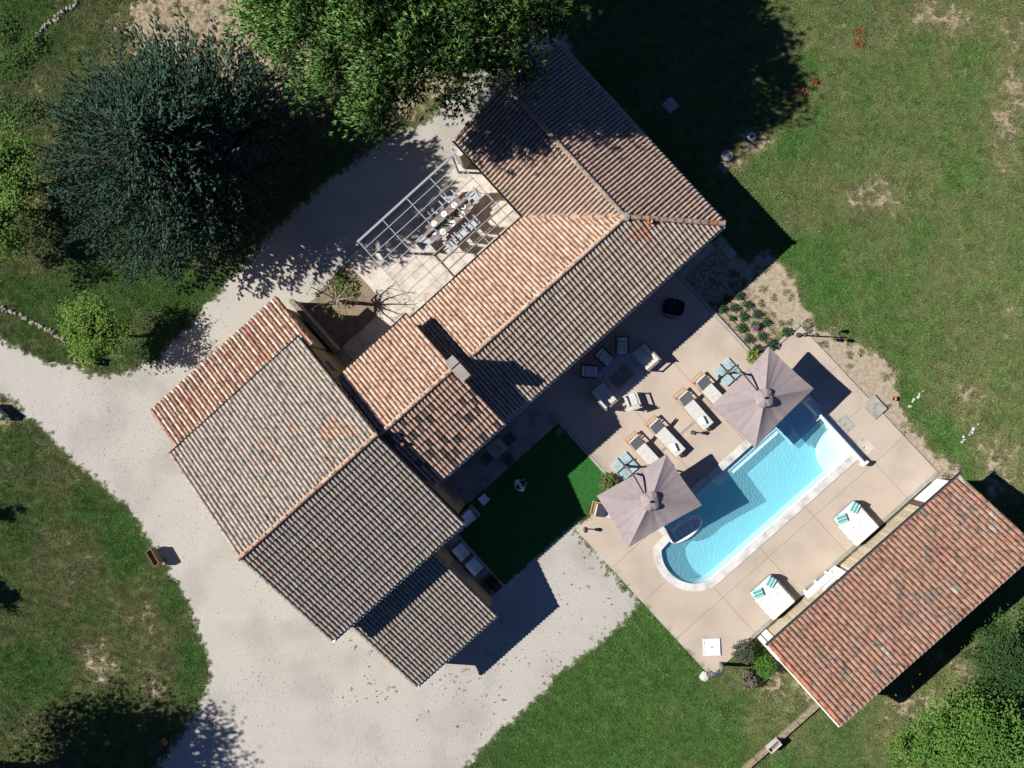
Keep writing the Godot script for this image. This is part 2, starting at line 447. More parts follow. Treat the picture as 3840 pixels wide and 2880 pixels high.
func make_paving() -> void:
	# gravel drive: a loose sheet with a broken edge
	var mb := MB.new()
	var dp := ragged(DRIVE, 0.16)
	var lawn := site_poly([[-7.4, 1.1], [-0.2, 1.1], [-0.2, 4.84], [-7.4, 4.84]])
	var cut := Geometry2D.clip_polygons(dp, lawn)
	for p in cut:
		if not Geometry2D.is_polygon_clockwise(p) and p.size() > 20: mb.prism(p, -0.05, 0.012)
	struct("gravel_drive", mb, M.gravel)
	add_hard(dp)
	add_hard(site_poly([[-0.2, 13.6], [10.5, 13.6], [10.5, 17.1], [-0.1, 17.1]]))
	add_hard(site_poly([[4.5, -10.4], [9.8, -10.4], [9.8, -0.6], [4.5, -0.6]]))
	# pool terrace: concrete bays parted by saw cuts
	var deck := vec2s([[-0.16, -0.85], [7.9, -0.85], [7.9, 5.07], [10.38, 5.07], [10.45, 13.75], [-2.75, 13.75], [-2.85, 5.15], [-0.16, 5.15]])
	add_hard(site_poly([[-0.16, -0.85], [7.9, -0.85], [7.9, 5.07], [10.38, 5.07], [10.45, 13.75], [-2.75, 13.75], [-2.85, 5.15], [-0.16, 5.15]]))
	add_hard(site_poly([[-7.5, -0.9], [-0.1, -0.9], [-0.1, 4.84], [-7.5, 4.84]]))
	mb = MB.new()
	# below the cuts
	for cell in [[-2.85, -0.9, 10.5, 7.05], [-2.85, 11.4, 10.5, 13.8], [8.7, 7.05, 10.5, 11.4], [-2.85, 7.05, -1.55, 11.4]]:
		for p in Geometry2D.intersect_polygons(deck, vec2s([[cell[0], cell[1]], [cell[2], cell[1]], [cell[2], cell[3]], [cell[0], cell[3]]])):
			mb.prism(p, -0.02, 0.03)
	var base := struct("pool_terrace", mb, M.joint, SITE)
	var us := [-3.2, -0.05, 2.58, 5.23, 8.72, 11.0]
	var vs := [-1.2, 2.15, 5.1, 7.43, 9.43, 11.57, 14.2]
	for i in us.size() - 1:
		for j in vs.size() - 1:
			var g := 0.006
			var cell := vec2s([[us[i] + g, vs[j] + g], [us[i + 1] - g, vs[j] + g], [us[i + 1] - g, vs[j + 1] - g], [us[i] + g, vs[j + 1] - g]])
			for p in Geometry2D.intersect_polygons(deck, cell):
				for q in Geometry2D.clip_polygons(p, pool_outline(0.3)):
					if Geometry2D.is_polygon_clockwise(q): continue
					var b := MB.new()
					b.prism(q, 0.0, 0.05)
					part(base, "concrete_bay", b, M.deck)
	# stone edging along the artificial lawn and the bed
	mb = MB.new()
	mb.box(Vector3(-0.24, 0.03, 3.12), Vector3(0.12, 0.07, 4.0))
	mb.box(Vector3(7.98, 0.04, 2.1), Vector3(0.13, 0.09, 5.0))
	mb.box(Vector3(9.2, 0.04, 5.0), Vector3(2.3, 0.09, 0.12))
	struct("terrace_kerb", mb, M.slab, SITE)
	mb = MB.new()
	mb.prism(vec2s([[-7.2, 1.22], [-0.31, 1.22], [-0.31, 4.86], [-7.2, 4.84]]), -0.02, 0.035)
	struct("artificial_lawn", mb, M.turf, SITE)
	mb = MB.new()
	mb.prism(vec2s([[-5.9, -0.9], [-0.17, -0.9], [-0.17, 1.18], [-5.6, 1.18]]), -0.02, 0.06)
	struct("house_walkway", mb, M.concrete, SITE)
	mb = MB.new()
	mb.prism(vec2s([[-7.6, 1.3], [-5.52, 1.3], [-5.52, 1.9], [-6.84, 1.9], [-6.84, 4.1], [-7.6, 4.1]]), -0.02, 0.055)
	struct("paved_strip", mb, M.pale_stone, SITE)
	# travertine terrace of slabs under the pergola
	mb = MB.new()
	mb.prism(vec2s([[-2.45, -10.55], [4.75, -10.55], [4.75, -5.9], [-5.2, -5.9], [-5.2, -7.75], [-2.45, -7.75]]), -0.05, 0.03)
	add_hard(site_poly([[-2.45, -10.55], [4.75, -10.55], [4.75, -5.9], [-5.2, -5.9], [-5.2, -7.75], [-2.45, -7.75]]))
	var tb := struct("travertine_terrace", mb, M.slab, SITE)
	var tp := vec2s([[-2.45, -10.55], [4.75, -10.55], [4.75, -5.9], [-5.2, -5.9], [-5.2, -7.75], [-2.45, -7.75]])
	var r := 0
	var y := -10.55
	while y < -5.9:
		var x := -5.2 - (0.3 if r % 2 else 0.0)
		while x < 4.8:
			var w: float = [0.6, 0.8, 0.6, 0.5][rng.randi() % 4]
			for p in Geometry2D.intersect_polygons(tp, vec2s([[x + 0.003, y + 0.003], [x + w - 0.003, y + 0.003], [x + w - 0.003, y + 0.577], [x + 0.003, y + 0.577]])):
				var b := MB.new()
				b.prism(p, 0.0, 0.05 + rnd(0.0, 0.003))
				part(tb, "travertine_slab", b, M.travertine if rng.randf() < 0.7 else M.travertine2)
			x += w
		y += 0.58; r += 1
	# bed beside the terrace
	mb = MB.new()
	mb.prism(vec2s([[-2.52, -10.45], [-2.52, -7.85], [-5.2, -7.7], [-5.6, -8.1], [-5.55, -10.3], [-4.5, -10.2], [-3.1, -10.5]]), -0.05, 0.03)
	struct("garden_bed", mb, M.soil, SITE)
	# stepping slabs outside the gable corner
	for k in 4:
		mb = MB.new()
		mb.rbox(Vector3(0, 0.03, 0), Vector3(0.47, 0.06, 0.62), 0.01)
		var s := thing("paving_slab", ["weathered concrete slab beside the terrace corner, first of four along the wall", "weathered concrete slab between two others along the wall, nearer the terrace", "weathered concrete slab between two others along the wall, farther from the terrace", "weathered concrete slab at the outer end of the row along the wall"][k], "slab", W(8.28 + k * 0.48, -0.22), SITE, "slabs along the house wall")
		part(s, "slab_block", mb, M.slab)
	# drain channels
	for d in [[1.2, 5.1, 5.6, 5.1, 0.11], [-0.5, 13.66, 10.4, 13.66, 0.14]]:
		var t := thing("drain_channel", "narrow dark drain channel set into the terrace beneath the loungers" if d[4] < 0.12 else "long grey drain channel along the front of the pool house", "drain", W((d[0] + d[2]) / 2, d[1], 0.05), SITE)
		mb = MB.new()
		mb.box(Vector3(0, 0.002, 0), Vector3(d[2] - d[0], 0.006, d[4]))
		part(t, "channel_bed", mb, M.slab)
		mb = MB.new()
		var k := int((d[2] - d[0]) / 0.05)
		for i in k: mb.box(Vector3(-(d[2] - d[0]) / 2 + (i + 0.5) * 0.05, 0.007, 0), Vector3(0.025, 0.006, d[4] * 0.8))
		part(t, "grate_bars", mb, M.grey_metal).set_meta("kind", "stuff")

# ------------------------------------------------------------------ pool
func pool_outline(grow: float) -> PackedVector2Array:
	var o := PackedVector2Array()
	var c := Vector2(0.36, 9.25)
	o.append(Vector2(8.32, 7.5))
	o.append(Vector2(8.32, 10.65))
	for k in 25:
		var a := PI / 2 + PI * 0.74 * k / 24
		o.append(c + Vector2(cos(a), sin(a)) * 1.4)
	o.append(Vector2(0.17, 8.2))
	o.append(Vector2(0.17, 7.5))
	if grow == 0.0: return o
	return Geometry2D.offset_polygon(o, grow)[0]

func make_pool() -> void:
	var t := thing("swimming_pool", "turquoise swimming pool with one rounded end and pale stone coping", "pool", W(4.0, 9.25), SITE)
	var off := Vector3(-4.0, 0, -9.25)
	var out := pool_outline(0.0)
	if Geometry2D.is_polygon_clockwise(out): out.reverse()
	var mb := MB.new()
	var depth := -0.95
	var tri := Geometry2D.triangulate_polygon(out)
	for i in range(0, tri.size(), 3):
		var a := out[tri[i]]; var b := out[tri[i + 1]]; var d := out[tri[i + 2]]
		if (b - a).cross(d - a) > 0: mb.tri(Vector3(a.x, depth, a.y), Vector3(d.x, depth, d.y), Vector3(b.x, depth, b.y))
		else: mb.tri(Vector3(a.x, depth, a.y), Vector3(b.x, depth, b.y), Vector3(d.x, depth, d.y))
	part(t, "pool_floor", mb, M.liner, off)
	mb = MB.new()
	for i in out.size():
		var a := out[i]; var b := out[(i + 1) % out.size()]
		mb.quad(Vector3(a.x, depth, a.y), Vector3(b.x, depth, b.y), Vector3(b.x, 0.03, b.y), Vector3(a.x, 0.03, a.y))
	part(t, "pool_wall", mb, M.liner_white, off)
	# steps along the long side, rounded bench in the corner by the roller
	for k in 2:
		mb = MB.new()
		var ty: float = [-0.15, -0.29][k]
		mb.box(Vector3(4.85, (ty + depth) / 2, 7.61 + 0.235 * k), Vector3(3.5, ty - depth, 0.22 if k == 0 else 0.23))
		part(t, "pool_step", mb, M.liner_white, off)
	mb = MB.new()
	var bench := PackedVector2Array([Vector2(8.31, 10.64), Vector2(8.31, 9.3)])
	for k in 9:
		var a := PI * 1.5 - PI / 2 * k / 8
		bench.append(Vector2(8.31, 10.64) + Vector2(cos(a) * 1.25, sin(a) * 1.3))
	mb.prism(bench, depth, -0.3)
	part(t, "corner_bench", mb, M.liner_white, off)
	# ripples: a fine net of low crests
	mb = MB.new()
	var wn := FastNoiseLite.new()
	wn.noise_type = FastNoiseLite.TYPE_CELLULAR; wn.frequency = 5.5; wn.seed = 4
	wn.cellular_return_type = FastNoiseLite.RETURN_DISTANCE2_SUB; wn.fractal_type = FastNoiseLite.FRACTAL_NONE
	wn.domain_warp_enabled = true; wn.domain_warp_amplitude = 0.12; wn.domain_warp_frequency = 2.0
	var inner := pool_outline(-0.01)
	var g := 0.036
	var i0 := int(-1.1 / g)
	var j0 := int(7.45 / g)
	var ni := int(9.5 / g)
	var nj := int(3.3 / g)
	var hs := PackedFloat32Array()
	var ins := PackedByteArray()
	for j in nj + 1:
		for i in ni + 1:
			var x := (i + i0) * g
			var z := (j + j0) * g
			var d := (wn.get_noise_2d(x, z) + 1.0) * 1.6
			hs.append(-0.128 + 0.016 * exp(-d * d * 9.0))
			ins.append(1 if Geometry2D.is_point_in_polygon(Vector2(x, z), inner) else 0)
	for j in nj:
		for i in ni:
			var k := j * (ni + 1) + i
			var c: int = ins[k] + ins[k + 1] + ins[k + ni + 1] + ins[k + ni + 2]
			if c == 0: continue
			var x0 := (i + i0) * g
			var z0 := (j + j0) * g
			if c == 4:
				mb.quad(Vector3(x0, hs[k + ni + 1], z0 + g), Vector3(x0 + g, hs[k + ni + 2], z0 + g), Vector3(x0 + g, hs[k + 1], z0), Vector3(x0, hs[k], z0))
			else:
				for p in Geometry2D.intersect_polygons(inner, vec2s([[x0, z0], [x0 + g, z0], [x0 + g, z0 + g], [x0, z0 + g]])):
					var q: PackedVector2Array = p
					if Geometry2D.is_polygon_clockwise(q): q.reverse()
					for e in range(1, q.size() - 1): mb.tri(Vector3(q[0].x, -0.12, q[0].y), Vector3(q[e + 1].x, -0.12, q[e + 1].y), Vector3(q[e].x, -0.12, q[e].y))
	part(t, "water_surface", mb, M.water, off)
	# coping stones all round
	var line := pool_outline(0.0)
	var pts := PackedVector2Array()
	for i in line.size():
		var a := line[i]
		var b := line[(i + 1) % line.size()]
		var n := maxi(1, int(a.distance_to(b) / 0.16))
		for k in n: pts.append(a.lerp(b, float(k) / n))
	var wide := PackedVector2Array()
	for i in pts.size():
		var d0 := (pts[i] - pts[(i - 1 + pts.size()) % pts.size()]).normalized()
		var d1 := (pts[(i + 1) % pts.size()] - pts[i]).normalized()
		var m := Vector2(d0.y + d1.y, -d0.x - d1.x).normalized()
		m /= maxf(0.6, m.dot(Vector2(d1.y, -d1.x)))
		wide.append(pts[i] + m * 0.34)
	if Geometry2D.is_point_in_polygon(wide[3], line):
		for i in pts.size(): wide[i] = pts[i] * 2.0 - wide[i]
	var s := 0
	while s < pts.size():
		var e := mini(s + 3, pts.size())
		var poly := PackedVector2Array()
		for i in range(s, e + 1): poly.append(pts[i % pts.size()])
		for i in range(e, s - 1, -1): poly.append(wide[i % pts.size()])
		mb = MB.new()
		var q := Geometry2D.offset_polygon(poly, -0.003)
		if q.size() > 0 and q[0].size() > 3: mb.prism(q[0], -0.02, 0.08 + rnd(0, 0.003))
		if mb.v.size() > 0: part(t, "coping_stone", mb, M.coping, off)
		s = e
	# slatted cover drawn out a little from its roller
	var c := thing("pool_cover", "blue slatted pool cover floating beside the white roller", "pool cover", W(7.42, 8.13, -0.115), SITE)
	for k in 22:
		mb = MB.new()
		mb.rbox(Vector3(-0.78 + k * 0.0745, 0.012, 0), Vector3(0.066, 0.03, 1.22), 0.014)
		part(c, "cover_slat", mb, M.cover_blue)
	var r := thing("cover_roller", "long white pool cover roller on white end supports", "roller", W(8.3, 9.4, 0.05), SITE)
	mb = MB.new()
	mb.tube([Vector3(0, 0.33, -1.78), Vector3(0, 0.33, 1.78)], [0.085, 0.085], 14)
	part(r, "roller_tube", mb, M.roller)
	for sgn in [-1, 1]:
		mb = MB.new()
		mb.rbox(Vector3(0.03, 0.21, 1.83 * sgn), Vector3(0.3, 0.42, 0.1), 0.03)
		part(r, "end_support", mb, M.white_plastic)
	mb = MB.new()
	mb.rbox(Vector3(0.14, 0.05, 0.2), Vector3(0.09, 0.05, 2.9), 0.02)
	part(r, "guide_rail", mb, M.zinc)
	mb = MB.new()
	mb.rbox(Vector3(-0.14, 0.3, -0.95), Vector3(0.28, 0.05, 0.16), 0.02)
	part(r, "lock_arm", mb, M.white_plastic)
	# inflatable mattress afloat near the rounded end
	var f := thing("pool_float", "silvery inflatable lounger floating at the rounded pool end", "pool float", P(2568, 1985, -0.05), SITE - 0.1)
	mb = MB.new()
	var ring := []
	var rr := []
	for k in 25:
		var a := TAU * k / 24
		ring.append(Vector3(cos(a) * 0.78, 0.04, sin(a) * 0.33)); rr.append(0.085)
	mb.tube(ring, rr, 8, false)
	part(f, "air_ring", mb, M.white_plastic)
	mb = MB.new()
	for k in 5: mb.tube([Vector3(-0.56 + k * 0.28, 0.02, -0.26), Vector3(-0.56 + k * 0.28, 0.05, 0), Vector3(-0.56 + k * 0.28, 0.02, 0.26)], [0.09, 0.1, 0.09], 7)
	part(f, "air_cushion", mb, M.bright_cloth)
	# lids and hatches in the terrace
	for q in [[8.81, 8.25, 0.3, "small white skimmer lid beside the pool in the parasol's shade", 0], [8.86, 9.52, 0.62, "square pale hatch lid beside the middle of the roller", 0], [8.84, 10.78, 0.28, "small white skimmer lid on a paler square near the roller's end", 1]]:
		var h := thing("hatch_lid", q[3], "lid", W(q[0], q[1], 0.05), SITE)
		mb = MB.new()
		mb.rbox(Vector3(0, 0.006, 0), Vector3(q[2], 0.012, q[2]), 0.005)
		part(h, "lid_plate", mb, M.pale_stone if q[2] < 0.5 else M.slab)
		mb = MB.new()
		mb.box(Vector3(0, 0.002, 0), Vector3(q[2] + (0.4 if q[2] < 0.5 else 0.04), 0.004, q[2] + (0.4 if q[2] < 0.5 else 0.04)))
		part(h, "lid_frame", mb, M.concrete if q[2] > 0.5 else M.travertine2)
		mb = MB.new()
		mb.lathe(Vector3(0, 0.012, 0), [[0.03, 0.0], [0.03, 0.004], [0.0, 0.004]], 10)
		part(h, "finger_hole", mb, M.dark_metal)
	var h2 := thing("pump_cover", "large square grey pump pit cover of two halves at the terrace edge", "cover", W(10.33, 9.79, 0.05), SITE)
	for k in 2:
		mb = MB.new()
		mb.rbox(Vector3(0, 0.03, -0.205 + 0.41 * k), Vector3(0.72, 0.06, 0.4), 0.01)
		part(h2, "cover_half", mb, M.slab)

# ------------------------------------------------------------------ roofs
func tile_shape(len: float, w0: float, w1: float, h: float, rise := 0.58) -> MB:   # barrel tile, long axis z, lower end at +z
	var mb := MB.new()
	var K := 6
	var A := []
	var B := []
	var C := []
	var NN := []
	for k in K + 1:
		var t := PI * k / K
		A.append(Vector3(cos(t) * w0 / 2, sin(t) * h * rise, -len / 2))
		B.append(Vector3(cos(t) * w1 / 2, sin(t) * h, len / 2))
		C.append(Vector3(cos(t) * (w1 / 2 - 0.014), maxf(sin(t) * h - 0.014, 0.0), len / 2))
		NN.append(Vector3(cos(t) / w1, sin(t) / h * 0.5, 0).normalized())
	for k in K:
		mb.quadn(B[k], A[k], A[k + 1], B[k + 1], NN[k], NN[k], NN[k + 1], NN[k + 1])
		mb.quad(C[k], B[k], B[k + 1], C[k + 1])
	mb.v = mb.v; return mb

var tile_mats := {}
func tile_mat(c: Array, tex: String) -> StandardMaterial3D:
	var key := "%s%s" % [c, tex]
	if not tile_mats.has(key):
		tile_mats[key] = over(mat(lin(c[0], c[1], c[2]), 0.92, T[tex], 0.45 if tex == "lichen" else 0.75), T.fine, 0.6)
	return tile_mats[key]

# e0..e1 the eave, r0 the point of the ridge above e0; keep(a, b) says whether a tile a metres along and b (level) up from the eave belongs to the slope
func slope_tiles(list: Array, e0: Vector3, e1: Vector3, r0: Vector3, cfg: Dictionary, keep: Variant = null) -> void:
	var X := (e1 - e0).normalized()
	var D := (e0 - r0).normalized()
	var Nn := D.cross(X).normalized()
	if Nn.y < 0:
		Nn = -Nn
	var Xr := Nn.cross(D).normalized()      # right-handed: x, normal, down
	var L := e0.distance_to(e1)
	var S := e0.distance_to(r0)
	var level := Vector2(D.x, D.z).length()
	var cols := int(round(L / cfg.sp))
	var rows := int(round(S / cfg.ex))
	var ex := S / rows
	for i in cols:
		var a := (i + 0.5) * L / cols
		var wob := rnd(-0.006, 0.006)
		for j in rows:
			var b := (j + 0.5) * ex
			if keep != null and not keep.call(a, b * level): continue
			var tilt := Basis(Xr, -0.05 + rnd(-0.012, 0.012)) * Basis(Nn, rnd(-0.02, 0.02))
			var B := Basis(tilt * Xr, tilt * Nn, tilt * D)
			var o: Vector3 = e0 + X * (a + wob + rnd(-0.004, 0.004)) - D * (b - 0.02 + rnd(-0.012, 0.012)) + Nn * (0.012 + rnd(0.0, 0.004))
			var q: float = rng.randf() * cfg.total
			var k := 0
			while k < cfg.w.size() - 1 and q > cfg.w[k]:
				q -= cfg.w[k]; k += 1
			if cfg.has("spot"):
				var z: int = cfg.spot.call(o)
				if z >= 0: k = z
			list.append([Transform3D(B, o), k])

func cfg(sp: float, ex: float, wd: float, h: float, cols: Array, weights: Array, tex := "lichen", taper := 0.74) -> Dictionary:
	var d := {"sp": sp, "ex": ex, "w": weights, "total": 0.0}
	for w in weights: d.total += w
	var s := tile_shape(ex + 0.07, wd * taper, wd, h, 0.58 if taper < 0.8 else 0.8)
	d.shape = s
	d.mats = []
	d.meshes = []
	for c in cols:
		d.mats.append(tile_mat(c, tex))
		d.meshes.append(s.mesh(d.mats[-1]))
	return d

func lay_tiles(roof: Node3D, list: Array, d: Dictionary, budget: int, off: Vector3, called := "roof_tile") -> void:
	var eye := site_basis.inverse() * cam.position
	list.sort_custom(func(a, b): return a[0].origin.distance_squared_to(eye) < b[0].origin.distance_squared_to(eye))
	var rest := []
	for m in d.mats:
		rest.append(MB.new())
	for i in list.size():
		if i < budget:
			var o := MeshInstance3D.new()
			o.name = called; o.mesh = d.meshes[list[i][1]]
			o.transform = Transform3D(list[i][0].basis, list[i][0].origin + off)
			roof.add_child(o, true)
		else:
			rest[list[i][1]].add(d.shape, list[i][0])
	if list.size() > budget:
		var am := ArrayMesh.new()
		for k in rest.size(): rest[k].into(am, d.mats[k])
		var o := MeshInstance3D.new()
		o.name = "outer_roof_tiles"; o.mesh = am; o.position = off
		o.set_meta("kind", "stuff")
		roof.add_child(o, true)

func ridge_tiles(parent: Node3D, a: Vector3, b: Vector3, mats: Array, off: Vector3, w := 0.2, h := 0.1, called := "ridge_tile") -> void:
	var n := int(round(a.distance_to(b) / 0.36))
	var D := (b - a).normalized()
	var X := D.cross(Vector3.UP).normalized()
	var Y := X.cross(D).normalized()
	var s := tile_shape(a.distance_to(b) / n + 0.05, w * 0.9, w, h)
	var meshes := []
	for m in mats: meshes.append(s.mesh(m))
	for i in n:
		var o := MeshInstance3D.new()
		o.name = called
		o.mesh = meshes[rng.randi() % meshes.size()]
		var tb := Basis(X, -0.03)
		o.transform = Transform3D(Basis(tb * -X, tb * Y, tb * D), a.lerp(b, (i + 0.5) / n) + off + Vector3(0, rnd(0, 0.006), 0))
		parent.add_child(o, true)

func sheet(parent: Node3D, called: String, pts: Array, m: Material, off: Vector3, thick := 0.07) -> void:   # a roof plane with thickness
	var mb := MB.new()
	var n: Vector3 = (pts[1] - pts[0]).cross(pts[2] - pts[0])
	var p := pts.duplicate()
	if n.y < 0: p.reverse()
	for k in range(1, p.size() - 1):
		mb.tri(p[0], p[k], p[k + 1])
		mb.tri(p[0] - Vector3(0, thick, 0), p[k + 1] - Vector3(0, thick, 0), p[k] - Vector3(0, thick, 0))
	for k in p.size():
		var a: Vector3 = p[k]
		var b: Vector3 = p[(k + 1) % p.size()]
		mb.quad(a - Vector3(0, thick, 0), b - Vector3(0, thick, 0), b, a)
	part(parent, called, mb, m, off)

func gable_prism(prof: Array, a: float, b: float, along_u: bool) -> MB:   # profile [v or u, y] pulled along the other axis
	var mb := MB.new()
	var p := vec2s(prof)
	if Geometry2D.is_polygon_clockwise(p): p.reverse()
	var f := func(q: Vector2, s: float) -> Vector3: return Vector3(s, q.y, q.x) if along_u else Vector3(q.x, q.y, s)
	var t := Geometry2D.triangulate_polygon(p)
	for i in range(0, t.size(), 3):
		for s in [a, b]:
			mb.tri(f.call(p[t[i]], s), f.call(p[t[i + 1]], s), f.call(p[t[i + 2]], s))
	for i in p.size():
		var q := p[i]; var r := p[(i + 1) % p.size()]
		mb.quad(f.call(q, a), f.call(r, a), f.call(r, b), f.call(q, b))
	# normals turned outwards
	var mid := Vector3.ZERO
	for q in mb.v: mid += q
	mid /= mb.v.size()
	for i in range(0, mb.v.size(), 3):
		var c := (mb.v[i] + mb.v[i + 1] + mb.v[i + 2]) / 3.0
		if mb.n[i].dot(c - mid) < 0:
			var x := mb.v[i + 1]
			mb.v[i + 1] = mb.v[i + 2]; mb.v[i + 2] = x
			for k in 3: mb.n[i + k] = -mb.n[i + k]
	return mb

func gutter(parent: Node3D, a: Vector3, b: Vector3, m: Material, off: Vector3, r := 0.07) -> void:
	var mb := MB.new()
	var D := (b - a).normalized()
	var X := D.cross(Vector3.UP).normalized()
	for k in 6:
		var t0 := PI + PI * k / 6
		var t1 := PI + PI * (k + 1) / 6
		var p := X * cos(t0) * r + Vector3.UP * sin(t0) * r
		var q := X * cos(t1) * r + Vector3.UP * sin(t1) * r
		mb.quad(a + p, b + p, b + q, a + q)
	for s in [-1, 1]: mb.tube([a + X * r * s, b + X * r * s], [0.012, 0.012], 5)
	part(parent, "gutter", mb, m, off)

func downpipe(parent: Node3D, at: Vector3, m: Material, off: Vector3) -> void:
	var mb := MB.new()
	mb.tube([at, Vector3(at.x, 0.05, at.z)], [0.045, 0.045], 8)
	part(parent, "downpipe", mb, m, off)

func opening(parent: Node3D, at: Vector3, s: Vector3, m: Material, fm: Material, off: Vector3, called := "shutter") -> void:
	var mb := MB.new()
	mb.box(at, s)
	var o := part(parent, called, mb, m, off)
	mb = MB.new()
	var flat_u := s.x < s.z
	mb.box(at + Vector3(0, s.y / 2 + 0.04, 0), Vector3(s.x if flat_u else s.x + 0.16, 0.08, s.z + 0.16 if flat_u else s.z))
	part(o, "lintel", mb, fm)
	mb = MB.new()
	mb.box(at - Vector3(0, s.y / 2 + 0.04, 0), Vector3(s.x + 0.06 if flat_u else s.x + 0.2, 0.08, s.z + 0.2 if flat_u else s.z + 0.06))
	part(o, "sill", mb, fm)

const GREY_TILES := [[0.49, 0.43, 0.37], [0.475, 0.415, 0.355], [0.51, 0.445, 0.38], [0.45, 0.395, 0.34], [0.56, 0.36, 0.27]]
const SALMON := [[0.64, 0.44, 0.335], [0.6, 0.405, 0.305], [0.67, 0.49, 0.385], [0.6, 0.38, 0.28]]

func make_house() -> void:
	var u0 := -12.6
	var u1 := -5.58
	# --- main farmhouse block
	var t := thing("farmhouse", "tall farmhouse block with broad grey-beige tiled gable roof", "house", W(-9.1, -3.4), SITE)
	var off := Vector3(9.1, 0, 3.4)
	part(t, "wall", gable_prism([[-7.9, 0.0], [1.1, 0.0], [1.1, 4.08], [-3.23, 5.42], [-7.9, 3.98]], u0 + 0.12, u1 - 0.1, true), M.plaster, off)
	opening(t, Vector3(u1 - 0.09, 2.9, -6.9), Vector3(0.04, 0.5, 0.45), M.glass, M.pale_stone, off, "window")
	opening(t, Vector3(u1 - 0.09, 1.2, 0.2), Vector3(0.05, 2.1, 1.0), M.grey_wood, M.pale_stone, off, "door")
	opening(t, Vector3(u0 + 0.11, 2.2, -3.0), Vector3(0.05, 1.2, 1.0), M.grey_wood, M.pale_stone, off)
	opening(t, Vector3(u0 + 0.11, 2.2, -5.6), Vector3(0.05, 1.2, 1.0), M.grey_wood, M.pale_stone, off)
	var r := Node3D.new(); r.name = "roof"; t.add_child(r, true)
	var R0 := Vector3(u0, 5.6, -3.23); var R1 := Vector3(u1, 5.6, -3.23)
	sheet(r, "roof_deck", [Vector3(u0, 4.1, -8.26), Vector3(u1, 4.1, -8.26), R1, R0], tile_mat([0.2, 0.165, 0.135], "lichen"), off)
	sheet(r, "roof_deck", [R0, R1, Vector3(u1, 4.2, 1.42), Vector3(u0, 4.2, 1.42)], tile_mat([0.2, 0.165, 0.135], "lichen"), off)
	var c := cfg(0.168, 0.325, 0.158, 0.088, GREY_TILES, [5, 3, 3, 1.2, 0.12], "lichen", 0.92)
	var spots := [Vector2(-6.6, -4.6), Vector2(-6.9, -4.3), Vector2(-6.4, -4.1), Vector2(-6.75, -4.75), Vector2(-7.1, -4.5), Vector2(-6.55, -4.35), Vector2(-6.2, -3.9), Vector2(-7.9, -5.5), Vector2(-10.0, -5.6), Vector2(-7.5, -3.7)]
	c.spot = func(o: Vector3) -> int:
		for s in spots:
			if absf(o.x - s.x) < 0.11 and absf(o.z - s.y) < 0.19: return 4
		return -1
	var list := []
	slope_tiles(list, Vector3(u0, 4.1, -8.26), Vector3(u1, 4.1, -8.26), R0, c)
	var c2 := cfg(0.168, 0.325, 0.14, 0.088, [[0.49, 0.43, 0.37], [0.46, 0.4, 0.345], [0.51, 0.445, 0.38], [0.41, 0.36, 0.315], [0.56, 0.36, 0.27], [0.54, 0.51, 0.46]], [5, 4, 2.5, 2, 0.1, 0.6], "specks")
	var list2 := []
	slope_tiles(list2, Vector3(u1, 4.2, 1.42), Vector3(u0, 4.2, 1.42), R1, c2)
	lay_tiles(r, list, c, 150, off)
	lay_tiles(r, list2, c2, 150, off)
	ridge_tiles(r, R0 + Vector3(0, 0.06, 0), R1 + Vector3(0, 0.06, 0), [tile_mat([0.58, 0.38, 0.27], "lichen"), tile_mat([0.54, 0.34, 0.24], "lichen"), tile_mat([0.6, 0.43, 0.32], "lichen")], off)
	gutter(t, Vector3(u0, 4.06, -8.34), Vector3(u1, 4.06, -8.34), M.dark_metal, off)
	gutter(t, Vector3(u0, 4.14, 1.5), Vector3(u1, 4.14, 1.5), M.zinc, off)
	var mb := MB.new()
	for k in 2:
		var e := Vector3(u1 - 0.03, 4.06 if k == 0 else 4.16, -8.26 if k == 0 else 1.42)
		mb.box((e + R1) / 2 + Vector3(0.03, -0.08, 0), Vector3(0.05, 0.14, e.distance_to(R1)), Basis(Vector3.RIGHT, atan2(R1.y - e.y, -(R1.z - e.z)) if k == 1 else -atan2(R1.y - e.y, R1.z - e.z)))
	part(t, "verge_board", mb, M.dark_wood, off)
	# --- striped lean-to on the north-west side
	t = thing("lean_to", "lean-to roof striped in red barrel tiles and cream channels", "lean-to", W(-9.0, -9.3), SITE)
	off = Vector3(9.0, 0, 9.3)
	part(t, "wall", gable_prism([[-10.2, 0.0], [-7.92, 0.0], [-7.92, 3.3], [-10.2, 2.78]], -12.35, -5.6, true), M.plaster, off)
	r = Node3D.new(); r.name = "roof"; t.add_child(r, true)
	sheet(r, "roof_deck", [Vector3(-12.54, 2.75, -10.53), Vector3(-5.42, 2.75, -10.53), Vector3(-5.42, 3.42, -7.95), Vector3(-12.54, 3.42, -7.95)], tile_mat([0.3, 0.22, 0.17], "lichen"), off)
	c = cfg(0.168, 0.4, 0.148, 0.07, [[0.52, 0.27, 0.19], [0.48, 0.235, 0.165], [0.55, 0.32, 0.235], [0.44, 0.22, 0.16], [0.1, 0.085, 0.08], [0.68, 0.57, 0.46], [0.62, 0.51, 0.41], [0.7, 0.61, 0.51]], [1, 1, 1, 1, 1, 1, 1, 1])
	c.spot = func(o: Vector3) -> int:      # red and cream columns in turn
		var col := int((o.x + 12.54) / (7.12 / 42.0))
		if (col + (1 if col > 30 else 0)) % 2 == 0: return 4 if col == 38 and o.z > -9.6 and o.z < -9.2 else rng.randi() % 4
		return 0 if rng.randf() < 0.02 else 5 + rng.randi() % 3
	list = []
